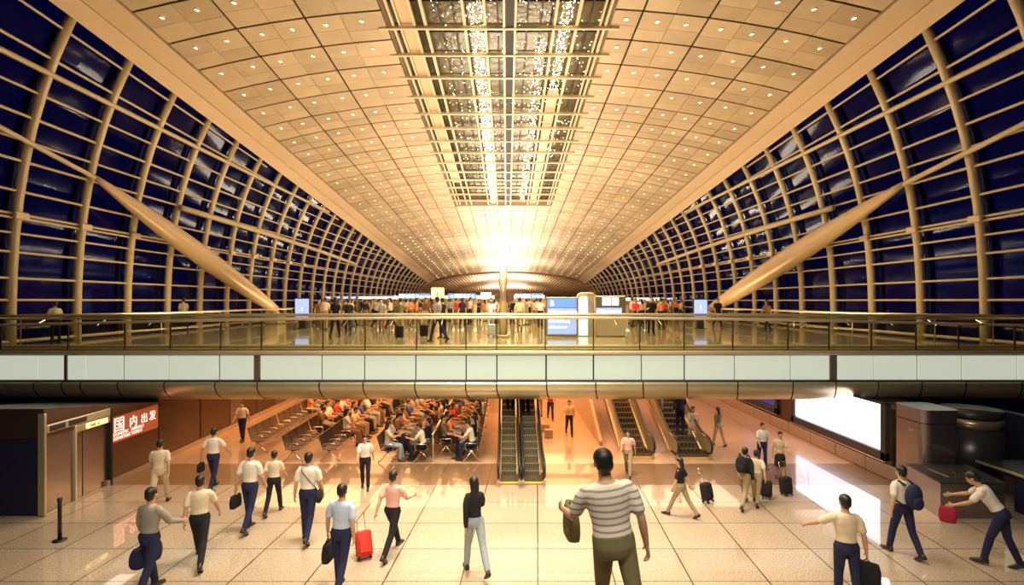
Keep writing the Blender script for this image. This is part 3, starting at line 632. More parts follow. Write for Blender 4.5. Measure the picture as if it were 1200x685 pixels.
# ------------------------------------------------------------------ benches
def make_bench():
    r_ = empty('linked_bench', (0, 0, 0)); L = 2.28
    q = MB(); q.bbox(-.04, .04, 0, L, .33, .39, .01); q.build('beam', M['chrome'], r_)
    for i in range(4):
        y0 = .03+i*.56
        q = MB(); rings = []
        for x, z in ((-.20, .45), (-.05, .42), (.12, .42), (.22, .44), (.25, .42)):
            rings.append([Vector((x, y0, z)), Vector((x, y0+.50, z)), Vector((x, y0+.50, z-.02)), Vector((x, y0, z-.02))])
        q.loft(rings); q.build('seat', M['benchseat'], r_)
        q = MB()
        q.tube([(-.20, y0, .44), (-.29, y0, .72), (-.33, y0, .88), (-.33, y0+.5, .88), (-.29, y0+.5, .72), (-.20, y0+.5, .44)], .014, 6)
        for k in range(7):
            yy = y0+.06+k*.063; q.tube([(-.21, yy, .46), (-.29, yy, .72), (-.33, yy, .87)], .013, 4)
        q.build('backrest', M['benchseat'], r_)
    for i in range(5):
        q = MB(); y0 = .0+i*.56; q.tube([(-.2, y0, .40), (-.18, y0, .62), (.15, y0, .63), (.22, y0, .58), (.16, y0, .40)], .015, 6); q.build('armrest', M['chrome'], r_, True)
    for y0 in (.12, L-.12):
        q = MB(); q.tube([(-.32, y0, .02), (-.2, y0, .10), (0, y0, .35), (.2, y0, .10), (.32, y0, .02)], .022, 6); q.build('leg', M['chrome'], r_, True)
    return r_
bench0 = make_bench()
ROWS = [(-8.55, 18.1, 1, 4, 'leftmost seating row'), (-6.95, 17.1, 1, 5, 'second seating row from the left'), (-5.75, 17.1, 1, 5, 'third seating row from the left'),
        (-3.85, 17.0, 1, 5, 'fourth seating row from the left'), (-2.75, 17.0, -1, 5, 'fifth seating row from the left'), (-2.05, 17.7, 1, 5, 'sixth seating row from the left'), (-1.15, 17.1, -1, 5, 'seating row nearest the centre escalators')]
seats = []; first = True
ANG = math.atan(-.03)
for x, y, face, n, lab in ROWS:
    for i in range(n):
        o = bench0 if first else copy_tree(bench0); first = False
        yy = y+i*2.34; xx = x
        if face == 1: o.location = (xx, yy, 0); o.rotation_euler.z = 0
        else: o.location = (xx, yy+2.28, 0); o.rotation_euler.z = PI
        tag(o, 'linked four-seat metal bench, %s from the front in the %s' % (ORD[i], lab), 'bench', 'linked benches of the lower waiting area')
        for k in range(4): seats.append((xx, yy+.28+k*.56, face, lab, i*4+k))
q = MB(); q.tube([(-2.40, 17.1, .92), (-2.40, 28.6, .92)], .035, 8)
for yy in (17.2, 20, 23, 26, 28.5): q.tube([(-2.40, yy, 0), (-2.40, yy, .92)], .02, 6)
tag(q.build('divider_rail', M['rail'], None, True), 'pale metal rail running between the fifth and sixth seating rows', 'rail')
# ------------------------------------------------------------------ people
def union(mb, voxel, name, m_, parent, it=2):
    me = mb.mesh('tmp', m_); t = bpy.data.objects.new('tmp', me); C.objects.link(t)
    r = t.modifiers.new('r', 'REMESH'); r.mode = 'VOXEL'; r.voxel_size = voxel; r.use_smooth_shade = True
    if it: s_ = t.modifiers.new('s', 'SMOOTH'); s_.iterations = it; s_.factor = .5
    bpy.context.view_layer.update(); dg = bpy.context.evaluated_depsgraph_get()
    me2 = bpy.data.meshes.new_from_object(t.evaluated_get(dg)); me2.name = name
    bpy.data.objects.remove(t); bpy.data.meshes.remove(me)
    me2.materials.clear(); me2.materials.append(m_)
    o = bpy.data.objects.new(name, me2); C.objects.link(o); o.parent = parent; return o
RD = math.radians
def person(loc, rz=0, sc=1, legs=((28, 8), (-22, 22)), arms=((-18, 12, 10), (20, 8, 25)), lean=3, shirt='white', trousers='navy', sleeve='short',
           hair='short', sit=False, skirt=False, label=None, group=None, voxel=.011, build_w=1.0, headturn=0, headtilt=0, faces=True, fat=1.0, bodyname='body', shoe=None, headdown=0):
    """legs: (hip forward, knee flexion) left, right; arms: (forward, outward, elbow flexion) left, right; faces +Y"""
    root = empty('person', loc, rz, label, 'person' if label else None, group, sc=sc)
    hipz = .93; V = Vector
    body, top, tr = MB(), MB(), MB(); feet = []
    kn = []
    for s, (a, k) in zip((-1, 1), legs):
        a, k = RD(a), RD(k); hip = V((s*.092, 0, hipz)); knee = hip+V((s*.01 if not sit else s*.03, math.sin(a), -math.cos(a)))*.44
        ank = knee+V((0, math.sin(a-k), -math.cos(a-k)))*.43
        feet.append((ank, a-k, s)); kn.append((hip, knee, ank))
    low = min(f[0].z-.085-max(0, math.sin(-f[1]))*.10 for f in feet); dz = V((0, 0, -low))
    hipz += dz.z; pel = V((0, 0, hipz))
    def T(p, l=RD(lean)):
        p = V(p)-pel; c, s_ = math.cos(l), math.sin(l); return V((p.x, p.y*c+p.z*s_, -p.y*s_+p.z*c))+pel
    H = lambda z: hipz+(z-.93)
    def ring(z, rx, ry, yo=0, n=16, e=0): return [T((rx*build_w*math.cos(2*PI*i/n), ry*fat*math.sin(2*PI*i/n)+yo, H(z))) for i in range(n)]
    TR = [(.86, .12, .09, 0), (.93, .158, .112, -.005), (1.02, .142, .10, 0), (1.12, .132, .09, .002), (1.24, .15, .102, .005), (1.34, .165, .105, .0), (1.405, .162, .094, -.004), (1.445, .125, .078, -.008), (1.475, .075, .062, -.008)]
    body.loft([ring(z, rx*.94, ry*.93, yo) for z, rx, ry, yo in TR])
    ex = .016
    top.loft([ring(z, rx+ex, ry+ex, yo) for z, rx, ry, yo in ([(.97, .13, .09, 0)]+TR[2:8]+[(1.47, .075, .064, -.008)])])
    # head and neck
    body.limb([T((0, -.01, H(1.44))), T((0, .005, H(1.50))), T((0, .01, H(1.57)))], [.064, .060, .058], 10)
    hc = T((0, .018, H(1.632))); HM = Matrix.Rotation(RD(headturn), 3, 'Z') @ Matrix.Rotation(-RD(lean*.4+headdown), 3, 'X') @ Matrix.Rotation(RD(headtilt), 3, 'Y')
    E = lambda c, r, mb=body, nu=14, nv=10: mb.ell(hc+HM @ V(c), r, 0, nu, nv, HM)
    E((0, -.012, .022), (.075, .094, .088)); E((0, .028, -.045), (.054, .060, .066)); E((0, .058, -.085), (.026, .026, .022))
    E((0, .088, -.018), (.013, .020, .024)); E((0, .080, .020), (.05, .016, .012)); E((0, .080, -.060), (.024, .012, .010))
    for s in (-1, 1): E((s*.077, -.008, -.008), (.012, .020, .030)); E((s*.04, .055, -.03), (.02, .022, .02))
    # arms
    hands = []
    for s, (af, ao, el) in zip((-1, 1), arms):
        af, ao, el = RD(af), RD(ao), RD(el); sh = T((s*.178*build_w, -.004, H(1.405)))
        d = V((s*math.sin(ao), math.sin(af)*math.cos(ao), -math.cos(af)*math.cos(ao))); d2f = af+el
        elb = sh+d*.285; d2 = V((s*math.sin(ao*.5), math.sin(d2f)*math.cos(ao*.5), -math.cos(d2f)*math.cos(ao*.5))); wr = elb+d2*.245
        body.limb([sh, sh+d*.14, elb], [.044, .043, .038]); body.limb([elb, elb+d2*.08, wr], [.038, .040, .026])
        # hand: palm, four fingers, thumb
        fw = V((0, 1, 0)); side = d2.cross(V((s, 0, 0))).normalized()       # across the palm, palm faces the body
        nrm = V((-s, 0, 0)); nrm = (nrm-d2*nrm.dot(d2)).normalized(); side = nrm.cross(d2).normalized()
        if side.dot(fw) < 0: side = -side
        pm = Matrix((side, nrm, d2)).transposed()
        body.ell(wr+d2*.048, (.040, .016, .055), 0, 12, 8, pm)
        curl = .95 if sleeve != 'x' else .3
        for i_, (off, ln) in enumerate(((.030, .070), (.010, .080), (-.010, .074), (-.029, .058))):
            p0 = wr+d2*.085+side*off; p1 = p0+(d2*.8+nrm*.35*curl).normalized()*ln*.5; p2 = p1+(d2*.4+nrm*.9*curl).normalized()*ln*.5
            body.limb([p0-d2*.02, p0, p1, p2], [.010, .0095, .009, .008], 8)
        p0 = wr+d2*.025+side*.034; p1 = p0+(d2*.6+side*.7+nrm*.3).normalized()*.035; p2 = p1+(d2*.9+nrm*.4).normalized()*.028
        body.limb([p0, p1, p2], [.012, .011, .009], 8)
        hands.append(wr+d2*.10+nrm*.015)
        if sleeve == 'short': top.limb([sh+V((-s*.03, 0, 0)), sh+d*.06, sh+d*.2], [.066, .068, .066])
        elif sleeve == 'long': top.limb([sh+V((-s*.03, 0, 0)), sh+d*.14, elb], [.068, .066, .056]); top.limb([elb, elb+d2*.1, wr-d2*.02], [.054, .050, .040])
        else: top.limb([sh+V((-s*.05, 0, 0)), sh+V((-s*.01, 0, 0))], [.068, .066])
    # legs
    for hip, knee, ank in kn:
        hip, knee, ank = hip+dz, knee+dz, ank+dz
        body.limb([hip, hip.lerp(knee, .5), knee], [.082, .070, .052]); body.limb([knee, knee.lerp(ank, .35), ank], [.050, .050, .034])
        if not skirt:
            tr.limb([hip+V((0, 0, .02)), hip.lerp(knee, .45), knee], [.100, .086, .068]); tr.limb([knee, knee.lerp(ank, .4), ank+(knee-ank).normalized()*.01], [.068, .066, .056])
    if skirt:
        lowk = (kn[0][1]+kn[1][1])/2+dz; c0 = V((0, 0, H(.95)))
        rg = []
        for u, rx, ry in ((0, .155, .115), (.3, .185, .145), (.7, .19, .16), (1, .2, .18+.1*abs(kn[0][1].y-kn[1][1].y))):
            c = c0.lerp(V((0, lowk.y, lowk.z)), u); rg.append([c+V((rx*math.cos(2*PI*i/16), ry*math.sin(2*PI*i/16), 0)) for i in range(16)])
        tr.loft(rg)
    else:
        tr.loft([ring(z, rx+.021, ry+.022, yo) for z, rx, ry, yo in ((.84, .11, .09, 0), (.87, .138, .100, 0), (.93, .147, .106, -.005), (1.0, .145, .10, 0), (1.035, .140, .098, 0), (1.045, .12, .08, 0))])
    union(body, voxel, bodyname, M['skin'], root, 1)
    union(top, max(voxel, .014), 'shirt', CL[shirt], root, 2)
    union(tr, max(voxel, .014), 'skirt' if skirt else 'trousers', CL[trousers], root, 2)
    for ank, ang, s in feet:
        ank = ank+dz; p = min(0, ang)*.9 if not sit else 0
        c, s_ = math.cos(p), math.sin(p); R_ = lambda y, z: V((0, y*c-z*s_, y*s_+z*c))
        q = MB(); rg = []
        for y, hw, z0, z1 in ((-.075, .022, -.075, -.02), (-.06, .036, -.085, .02), (0, .040, -.085, .03), (.06, .042, -.085, -.01), (.13, .046, -.085, -.035), (.185, .036, -.083, -.05), (.205, .018, -.078, -.06)):
            rg.append([ank+R_(y, z)+V((x, 0, 0)) for x, z in ((-hw, z0), (hw, z0), (hw*1.0, (z0+z1)/2), (hw*.6, z1), (-hw*.6, z1), (-hw, (z0+z1)/2))])
        q.loft(rg); q.build('shoe', shoe or M['shoe'], root, True)
    # hair
    q = MB(); E((0, -.024, .044), (.089, .101, .088), q, 16, 10); E((0, -.052, -.010), (.080, .072, .082), q)
    E((0, .035, .088), (.055, .035, .022), q)
    if hair == 'long':
        for a, c in ((-.03, .05), (0, .055), (.03, .05)): q.limb([hc+HM @ V((a, -.06, 0)), hc+HM @ V((a, -.09, -.14)), hc+HM @ V((a*1.2, -.105, -.30))], [c+.01, c, .035])
    if hair == 'bun': E((0, -.12, .04), (.04, .04, .04), q)
    union(q, .012 if voxel < .02 else .02, 'hair', M['hair'], root, 1)
    if faces:
        for s in (-1, 1): q = MB(); q.ell(hc+HM @ V((s*.030, .083, .000)), (.012, .006, .007), 0, 8, 6, HM); q.build('eye', M['eye'], root, True)
        q = MB(); q.ell(hc+HM @ V((0, .090, -.060)), (.022, .006, .005), 0, 8, 6, HM); q.build('mouth', CL['darkred'], root, True)
    root['hands'] = [c for h in hands for c in h]
    return root
def hand(p, i):
    h = p['hands']; v = Vector(h[i*3:i*3+3]); return Matrix.Translation(p.location) @ Matrix.Rotation(p.rotation_euler.z, 4, 'Z') @ Matrix.Scale(p.scale[0], 4) @ v
def by_px(hx, hy, fx, fy, z=0, **kw):
    g_ = gpt(fx, fy, z); D = g_.y; H_ = EYE-(hy-VY)*D/F-z; sc = max(.80, min(1.08, H_/1.74))
    return person(Vector((g_.x, D, z)), sc=sc, **kw)
def handbag(p, i, w_, h_, t_, m_, label, strap=.25, yaw=None, name='handbag', cat='bag'):
    hp = hand(p, i); rz = p.rotation_euler.z if yaw is None else yaw
    r_ = empty(name, hp, rz, label, cat)
    q = MB(); n = 8; rg = []
    for u in range(n+1):
        z = -strap-h_*(1-u/n); k = 1-.16*(abs(2*u/n-1))**2.5; kt = 1-.35*(u/n)
        rg.append([Vector((math.cos(a)*abs(math.cos(a))**-.5*t_/2*k*kt if abs(math.cos(a)) > 1e-3 else 0, math.sin(a)*abs(math.sin(a))**-.5*w_/2*k if abs(math.sin(a)) > 1e-3 else 0, z)) for a in [2*PI*j/16 for j in range(16)]])
    q.loft(rg); q.build('bag_body', m_, r_, True)
    for s in (-1, 1):
        q = MB(); q.tube([(s*.02, -w_*.25, -strap-.02), (s*.015, -w_*.15, -.06), (0, 0, .0), (s*.015, w_*.15, -.06), (s*.02, w_*.25, -strap-.02)], .009, 6); q.build('strap', m_, r_, True)
    return r_
def backpack(p, m_, label):
    r_ = empty('backpack', p.location, p.rotation_euler.z, label, 'backpack', sc=p.scale[0])
    q = MB(); q.ell((0, -.24, 1.24), (.17, .115, .25), 0, 14, 12); q.v = [(x, y, z) for x, y, z in q.v]; q.build('pack_body', m_, r_, True)
    q = MB(); q.ell((0, -.34, 1.14), (.12, .05, .13)); q.build('front_pocket', m_, r_, True)
    for s in (-1, 1):
        q = MB(); q.tube([(s*.10, -.16, 1.44), (s*.11, -.02, 1.485), (s*.12, .10, 1.40), (s*.13, .13, 1.25), (s*.16, .02, 1.10), (s*.13, -.15, 1.05)], .018, 6); q.build('strap', m_, r_, True)
    return r_
def suitcase(loc, rz, m_, label, hp=None, w_=.36, h_=.52, t_=.22, tilt=0):
    r_ = empty('suitcase', loc, rz, label, 'suitcase'); r_.rotation_euler.x = tilt
    q = MB(); q.bbox(-w_/2, w_/2, -t_/2, t_/2, .05, .05+h_, .04); q.build('shell', m_, r_)
    q = MB(); q.bbox(-w_/2+.05, w_/2-.05, -t_/2-.025, -t_/2, .12, h_-.08, .02); q.build('front_pocket', m_, r_)
    for x in (-w_/2+.05, w_/2-.05):
        for y in (-t_/2+.03, t_/2-.03):
            q = MB(); q.tube([(x-.012, y, .03), (x+.012, y, .03)], .03, 10); q.build('wheel', M['rubber'], r_)
    q = MB(); q.tube([(-.08, t_/2-.03, h_), (-.08, t_/2-.03, h_+.42), (.08, t_/2-.03, h_+.42), (.08, t_/2-.03, h_)], .010, 6); q.build('pull_handle', M['chrome'], r_, True)
    return r_
BLK = CL['black']
ST = dict(legs=((26, 6), (-24, 24)), arms=((-20, 8, 12), (22, 8, 22)))
ST2 = dict(legs=((-24, 24), (26, 6)), arms=((22, 8, 22), (-20, 8, 12)))
OUT = 0; INW = PI
# --- walkers of the near floor
p = by_px(183, 556, 175, 696, rz=-.2, shirt='grey', trousers='navy', sleeve='long', arms=((5, 12, 20), (30, 14, 40)), legs=((16, 4), (-14, 14)), label='person in grey jacket with a big dark bag, nearest at the lower left')
handbag(p, 0, .62, .34, .26, CL['navy'], 'large dark navy bag held by the grey-jacketed walker', .12, name='travel_bag')
p = by_px(189, 513, 187, 592, rz=.3, shirt='cream', trousers='beige', **ST2, label='person in cream shirt and beige trousers walking beside the steel wall')
p = by_px(253, 502, 250, 572, rz=OUT, shirt='white', trousers='navy', legs=((18, 4), (-14, 16)), arms=((-12, 24, 14), (18, 26, 20)), label='person in white shirt with arms spread, walking past the red sign')
handbag(p, 0, .30, .24, .12, BLK, 'black bag carried by the white-shirted walker near the red sign', .06)
p = by_px(237, 553, 234, 658, rz=.35, shirt='cream', trousers='black', legs=((32, 6), (-26, 20)), arms=((-14, 10, 10), (18, 18, 15)), label='person in pale shirt and dark trousers striding at the lower left')
p = by_px(285, 471, 284, 517, rz=INW, shirt='white', trousers='navy', legs=((10, 4), (-8, 8)), label='distant person in white top under the bridge, left of the seating')
p = by_px(303, 526, 293, 620, rz=-.12, shirt='white', trousers='navy', legs=((10, 4), (-16, 18)), arms=((-14, 16, 10), (10, 8, 20)), label='person in white shirt carrying a black bag in the left hand')
handbag(p, 0, .36, .28, .14, BLK, 'black bag hanging from the left hand of a white-shirted walker', .05)
p = by_px(324, 528, 321, 601, rz=.05, shirt='cream', trousers='black', legs=((-16, 20), (18, 4)), label='person in cream shirt walking close beside the black bag carrier')
p = by_px(367, 529, 361, 632, rz=0, shirt='white', trousers='navy', legs=((8, 4), (-16, 18)), arms=((-8, 12, 8), (6, 12, 10)), label='person in white shirt with a shoulder strap and dark hip bag')
r_ = empty('shoulder_bag', p.location, p.rotation_euler.z, 'dark shoulder bag with long strap on the right hip of a white-shirted walker', 'bag', sc=p.scale[0])
q = MB(); q.ell((.26, -.08, .92), (.06, .16, .14), 0, 12, 8); q.build('bag_body', BLK, r_, True)
q = MB(); q.tube([(.24, -.08, 1.02), (.10, -.135, 1.22), (-.08, -.12, 1.42), (-.12, -.02, 1.485), (-.06, .11, 1.38), (.12, .135, 1.18), (.25, -.02, 1.02)], .014, 6, flat=.5); q.build('strap', BLK, r_, True)
p = by_px(413, 563, 400, 690, rz=-.1, shirt='lightblue', trousers='navy', legs=((10, 4), (-20, 16)), arms=((6, 16, 10), (-14, 8, 14)), label='person in light blue shirt and navy trousers with a black bag, front centre left')
handbag(p, 0, .42, .34, .16, BLK, 'rounded black bag in the left hand of the light blue shirted walker', .10)
p = by_px(460, 549, 460, 648, rz=-.35, shirt='pink', trousers='black', legs=((30, 8), (-26, 14)), arms=((-32, 8, 4), (30, 12, 55)), label='person in pink shirt and black trousers pulling a red case')
r_ = suitcase(gpt(428, 655), .5, CL['red'], 'bright red suitcase pulled behind the pink-shirted walker', w_=.32, h_=.50, tilt=-.45)
p = by_px(430, 510, 428, 572, rz=INW+.2, shirt='white', trousers='black', legs=((12, 4), (-10, 10)), label='person in white shirt standing before the third seating row')
p = by_px(566, 560, 556, 670, rz=.35, shirt='black', trousers='jeans', sleeve='long', hair='long', legs=((14, 4), (-30, 10)), arms=((-18, 6, 10), (34, 10, 30)), build_w=.86, label='slim person in black top and pale jeans with long dark hair')
p = person((1.02, 4.6, 2.23), rz=.12, sc=1.0, shirt='striped', trousers='olive', legs=((22, 6), (-22, 20)), arms=((24, 20, 62), (-14, 12, 16)), lean=7, build_w=1.14, fat=1.15, voxel=.012, label='largest person, in white and grey striped top, nearest the camera')
p.rotation_euler.y = -.10
handbag(p, 0, .34, .30, .14, CL['olive'], 'olive bag held in front by the striped walker', .04)
p = by_px(807, 535, 798, 605, rz=.9, shirt='black', trousers='khaki', hair='long', legs=((26, 4), (-24, 12)), arms=((10, 8, 10), (-26, 8, 6)), build_w=.85, label='slim person in black top and khaki trousers leading a black suitcase')
suitcase(gpt(830, 588), .6, BLK, 'small black suitcase behind the slim khaki-trousered walker', w_=.30, h_=.44, tilt=-.2)
p = by_px(862, 521, 872, 592, rz=-.7, shirt='black', trousers='khaki', sleeve='long', legs=((34, 8), (-32, 12)), arms=((20, 8, 30), (-16, 8, 20)), lean=8, label='person with a dark backpack and khaki trousers striding right of the slim walker')
backpack(p, BLK, 'bulky black backpack on the khaki-trousered walker')
p = by_px(884, 527, 886, 590, rz=-.6, shirt='cream', trousers='khaki', legs=((20, 4), (-22, 12)), arms=((14, 8, 20), (-18, 16, 6)), label='person in pale shirt beside the backpack wearer')
suitcase(gpt(898, 584), -.5, BLK, 'black suitcase beside the pale-shirted walker', w_=.28, h_=.42, tilt=-.25)
p = by_px(892, 499, 893, 548, rz=INW, shirt='white', trousers='navy', legs=((8, 4), (-8, 8)), label='distant person in white shirt walking behind the two suitcase pullers')
p = by_px(909, 508, 914, 562, rz=INW-.3, shirt='beige', trousers='black', hair='bun', skirt=True, legs=((10, 4), (-8, 8)), arms=((30, 10, 40), (-10, 10, 10)), label='person in beige top and dark skirt near the white floor reflection')
suitcase(gpt(922, 580), .2, BLK, 'black suitcase with raised handle nearest the white floor reflection', w_=.30, h_=.44, tilt=-.15)
p = by_px(842, 478, 842, 522, rz=.4, shirt='olive', trousers='khaki', sleeve='long', hair='long', legs=((16, 4), (-16, 10)), label='distant person in an olive jacket on the pale floor right of the escalators')
p = by_px(981, 583, 992, 712, rz=-.15, shirt='cream', trousers='navy', legs=((6, 4), (-10, 10)), arms=((40, 42, 20), (-10, 14, 8)), lean=4, label='person in cream shirt reaching out an arm before the white reflection')
handbag(p, 1, .42, .42, .16, BLK, 'long black bag on the right side of the cream-shirted walker', .05, yaw=.8)
p = by_px(1052, 547, 1058, 650, rz=.15, shirt='white', trousers='navy', legs=((16, 4), (-14, 14)), arms=((-14, 14, 20), (24, 12, 40)), label='person in white collar shirt wearing a navy backpack beside the steel cabinet')
backpack(p, CL['navy'], 'navy backpack on the walker beside the steel cabinet')
p = by_px(1150, 535, 1174, 664, rz=.8, shirt='white', trousers='navy', lean=34, headdown=15, legs=((20, 8), (-10, 12)), arms=((36, 10, 30), (50, 8, 20)), label='person in white shirt bending forward at the right edge')
handbag(p, 0, .30, .30, .18, CL['darkred'], 'dark red bag held by the bending person', .02)
# --- people on and near the escalators and in the far lower hall
def onesc(px, y, y0, **kw):
    z = (int(max(0, (y-y0-.7))/.3)+1)*.3*TAN; return person(((px-VX)*y/F, y, z), **kw)
onesc(598, 18.7, 15.2, rz=0, shirt='brown', trousers='black', sc=.92, voxel=.016, legs=((6, 3), (-2, 3)), label='person in brown top riding the left centre escalator')
onesc(616, 18.4, 15.2, rz=0, shirt='grey', trousers='navy', sc=.95, voxel=.016, legs=((4, 3), (-4, 3)), label='person in grey top riding the right centre escalator')
onesc(621, 19.0, 15.2, rz=0, shirt='red', trousers='black', sc=.92, voxel=.016, legs=((4, 3), (-4, 3)), label='person in red top higher on the right centre escalator')
by_px(667, 472, 667, 509, rz=INW, shirt='beige', trousers='black', voxel=.016, label='distant person in beige top walking on the orange-lit floor')
by_px(645, 462, 645, 491, rz=INW, shirt='darkred', trousers='black', voxel=.02, label='farthest person in dark red on the orange-lit floor')
by_px(632, 458, 632, 486, rz=0, shirt='brown', trousers='brown', voxel=.02, label='farthest person in brown beside the centre escalators')
by_px(736, 507, 736, 556, rz=INW-.3, shirt='pink', trousers='khaki', hair='long', voxel=.014, label='person in pink top at the foot of the narrow right escalator')
onesc(772, 20.3, 17.6, rz=0, shirt='red', trousers='khaki', sc=.95, voxel=.016, legs=((4, 3), (-4, 3)), label='person in red top riding the rightmost escalator')
onesc(797, 19.2, 17.6, rz=0, shirt='navy', trousers='navy', sleeve='long', sc=.95, voxel=.016, legs=((4, 3), (-4, 3)), label='person in navy clothes on the rightmost escalator')
p = by_px(815, 474, 812, 524, rz=INW, shirt='cream', trousers='beige', hair='long', voxel=.014, label='person in cream top right of the rightmost escalator')
# --- seated people: three base figures, copied seat by seat
SEATED = []
for kx in (dict(legs=((82, 84), (80, 78)), arms=((28, 10, 60), (26, 10, 64)), lean=-6), dict(legs=((84, 90), (78, 60)), arms=((36, 6, 70), (20, 14, 50)), lean=14, headdown=18), dict(legs=((80, 70), (84, 86)), arms=((10, 16, 40), (40, 4, 80)), lean=2, hair='long', headturn=25)):
    SEATED.append(person((0, 0, 0), sit=True, voxel=.022, faces=False, **kx))
def recolor(o, shirt, trousers, hairm=None):
    for ch in o.children:
        n = ch.name.split('.')[0]
        t = {'shirt': CL[shirt], 'trousers': CL[trousers], 'skirt': CL[trousers], 'hair': hairm}.get(n)
        if t is not None:
            ch.material_slots[0].link = 'OBJECT'; ch.material_slots[0].material = t
used = set()
SC = ['white', 'cream', 'black', 'navy', 'orange', 'beige', 'brown', 'grey', 'black', 'white', 'pink', 'red', 'blue', 'olive', 'cream']
CN = dict(lightblue='light blue', darkred='dark red')
for (x, y, face, lab, k) in seats:
    prob = .86
    if lab.startswith('leftmost'): prob = .0 if k < 7 else .8
    elif 'second' in lab or 'third' in lab: prob = 0 if k < 3 else .9
    if rnd.random() > prob or y > 28.3: continue
    v = rnd.randrange(3); base = SEATED[v]
    if v in used: o = copy_tree(base)
    else: o = base; used.add(v)
    s = rnd.uniform(.9, 1.0)
    o.scale = (s,)*3; fx = 1 if face == 1 else -1
    o.rotation_euler.z = -PI/2*fx+rnd.uniform(-.15, .15)
    # seat top z .44; the figure's hips sit on it
    o.location = (x+fx*(-.04), y, -.0)
    sh_, tr_ = rnd.choice(SC), rnd.choice(['black', 'navy', 'khaki', 'brown', 'black', 'jeans'])
    if lab.startswith('second') and k == 9: sh_ = 'red'
    recolor(o, sh_, tr_)
    tag(o, 'seated person in %s top, %s seat from the front, %s' % (CN.get(sh_, sh_), ORD[k], lab), 'person', 'people seated in the lower waiting area')
# ------------------------------------------------------------------ upper concourse: mast, kiosks, signs
mast = empty('lamp_mast', ((589.5-VX)*23/F, 23, UP), 0, 'tall pale round mast topped by a very bright lamp, centre of the concourse', 'lamp mast')
q = MB(); q.tube([(0, 0, 0), (0, 0, .12)], .30, 20); q.build('base', M['rail'], mast, True)
q = MB(); q.tube([(0, 0, .12), (0, 0, 3.62)], .15, 20); q.build('pole', M['rail'], mast, True)
q = MB()
for s in (-1, 1): q.tube([(s*.16, -.05, .1), (s*.16, -.05, 3.6)], .02, 6)
q.build('edge_tube', M['chrome'], mast, True)
q = MB(); q.ell((0, 0, 3.78), (.13, .13, .13), 0, 14, 10); q.build('lamp_globe', M['lamp'], mast, True)
pl = bpy.data.lights.new('mast_light', 'POINT'); pl.energy = 1300; pl.color = (1, .80, .5); pl.shadow_soft_size = .15
plo = bpy.data.objects.new('mast_light', pl); C.objects.link(plo); plo.parent = mast; plo.location = (0, 0, 4.1)
def UX(px, D): return (px-VX)*D/F
def UZ(py, D): return EYE-(py-VY)*D/F
# blue direction board
D = 23.0
bo = empty('direction_board', (UX(658.5, D), D, UP), 0, 'large lit blue direction board with white lettering on the concourse', 'sign')
hw = 17.5*D/F
q = MB(); q.bbox(-hw-.04, hw+.04, -.02, .16, .04, UZ(348, D)-UP, .02); q.build('casing', M['kframe'], bo)
top_ = UZ(349.5, D)-UP; z1 = UZ(360.5, D)-UP; z2 = UZ(394, D)-UP+.1
q = MB(); q.box(-hw+.02, hw-.02, -.04, -.02, z1+.02, top_); f1 = q.build('header_field', M['blue'], bo)
q = MB(); q.box(-hw+.02, hw-.02, -.04, -.02, z2, z1-.01); f2 = q.build('lower_field', M['blue2'], bo)
text('B', .34, M['white'], f1, (-hw+.12, -.05, z1+.09), (PI/2, 0, 0))
for t_, z_, s_ in (('出发 DEPARTURES', z1-.24, .15), ('↑', z1-.40, .16), ('值机 CHECK-IN', z1-.62, .13), ('安检 SECURITY', z1-.88, .12)):
    text(t_, s_, M['white'], f2, (-hw+.08, -.05, z_), (PI/2, 0, 0))
# rounded portal
D = 23.4
po = empty('portal_booth', (UX(687, D), D, UP), 0, 'grey portal booth with rounded top and glowing white door', 'booth')
w2 = 10.5*D/F; ht = UZ(343.5, D)-UP
arch = [(-w2, 0), (-w2, ht-.16), (-w2+.05, ht-.05), (-w2+.16, ht), (w2-.16, ht), (w2-.05, ht-.05), (w2, ht-.16), (w2, 0)]
q = MB(); q.tube([(x, 0, z) for x, z in arch], .045, 8); q.build('arch_frame', M['rail'], po, True)
q = MB(); q.box(-w2+.04, w2-.04, .25, .3, 0, ht-.03); q.build('back_panel', M['kiosk'], po)
q = MB(); q.box(-w2+.10, w2-.30, .2, .25, .05, ht-.28); q.build('door', mat('lit_pale_door', (.8, .9, 1), .4, emit=(.72, .86, 1), estr=1.15), po)
q = MB(); q.box(-w2+.14, w2-.34, .16, .2, ht-.24, ht-.14); q.build('lamp', M['white'], po)
# pale kiosk
ki = empty('kiosk', (UX(715.5, D), D, UP), 0, 'pale kiosk with two lit windows and a blue lettered strip', 'kiosk')
hw = 18*D/F; ht = UZ(346.5, D)-UP
q = MB(); q.bbox(-hw, hw, 0, .5, .03, UZ(368, D)-UP-.02, .02); q.build('body', M['kiosk'], ki)
q = MB(); q.bbox(-hw, hw, .02, .5, UZ(368, D)-UP-.01, ht, .02); q.build('upper_panel', M['kframe'], ki)
for a, c in ((706, 715.5), (717, 725)):
    q = MB(); q.box(UX(a, D)-UX(715.5, D), UX(c, D)-UX(715.5, D), -.01, .02, UZ(357.5, D)-UP, UZ(348.5, D)-UP); q.build('lit_window', M['white'], ki)
q = MB(); q.box(-hw+.03, hw-.18, -.01, .02, UZ(368, D)-UP, UZ(360.5, D)-UP); f3 = q.build('lettered_strip', M['blue2'], ki)
text('问询 INQUIRY', .17, M['white'], f3, (-hw+.08, -.02, UZ(366.5, D)-UP), (PI/2, 0, 0))
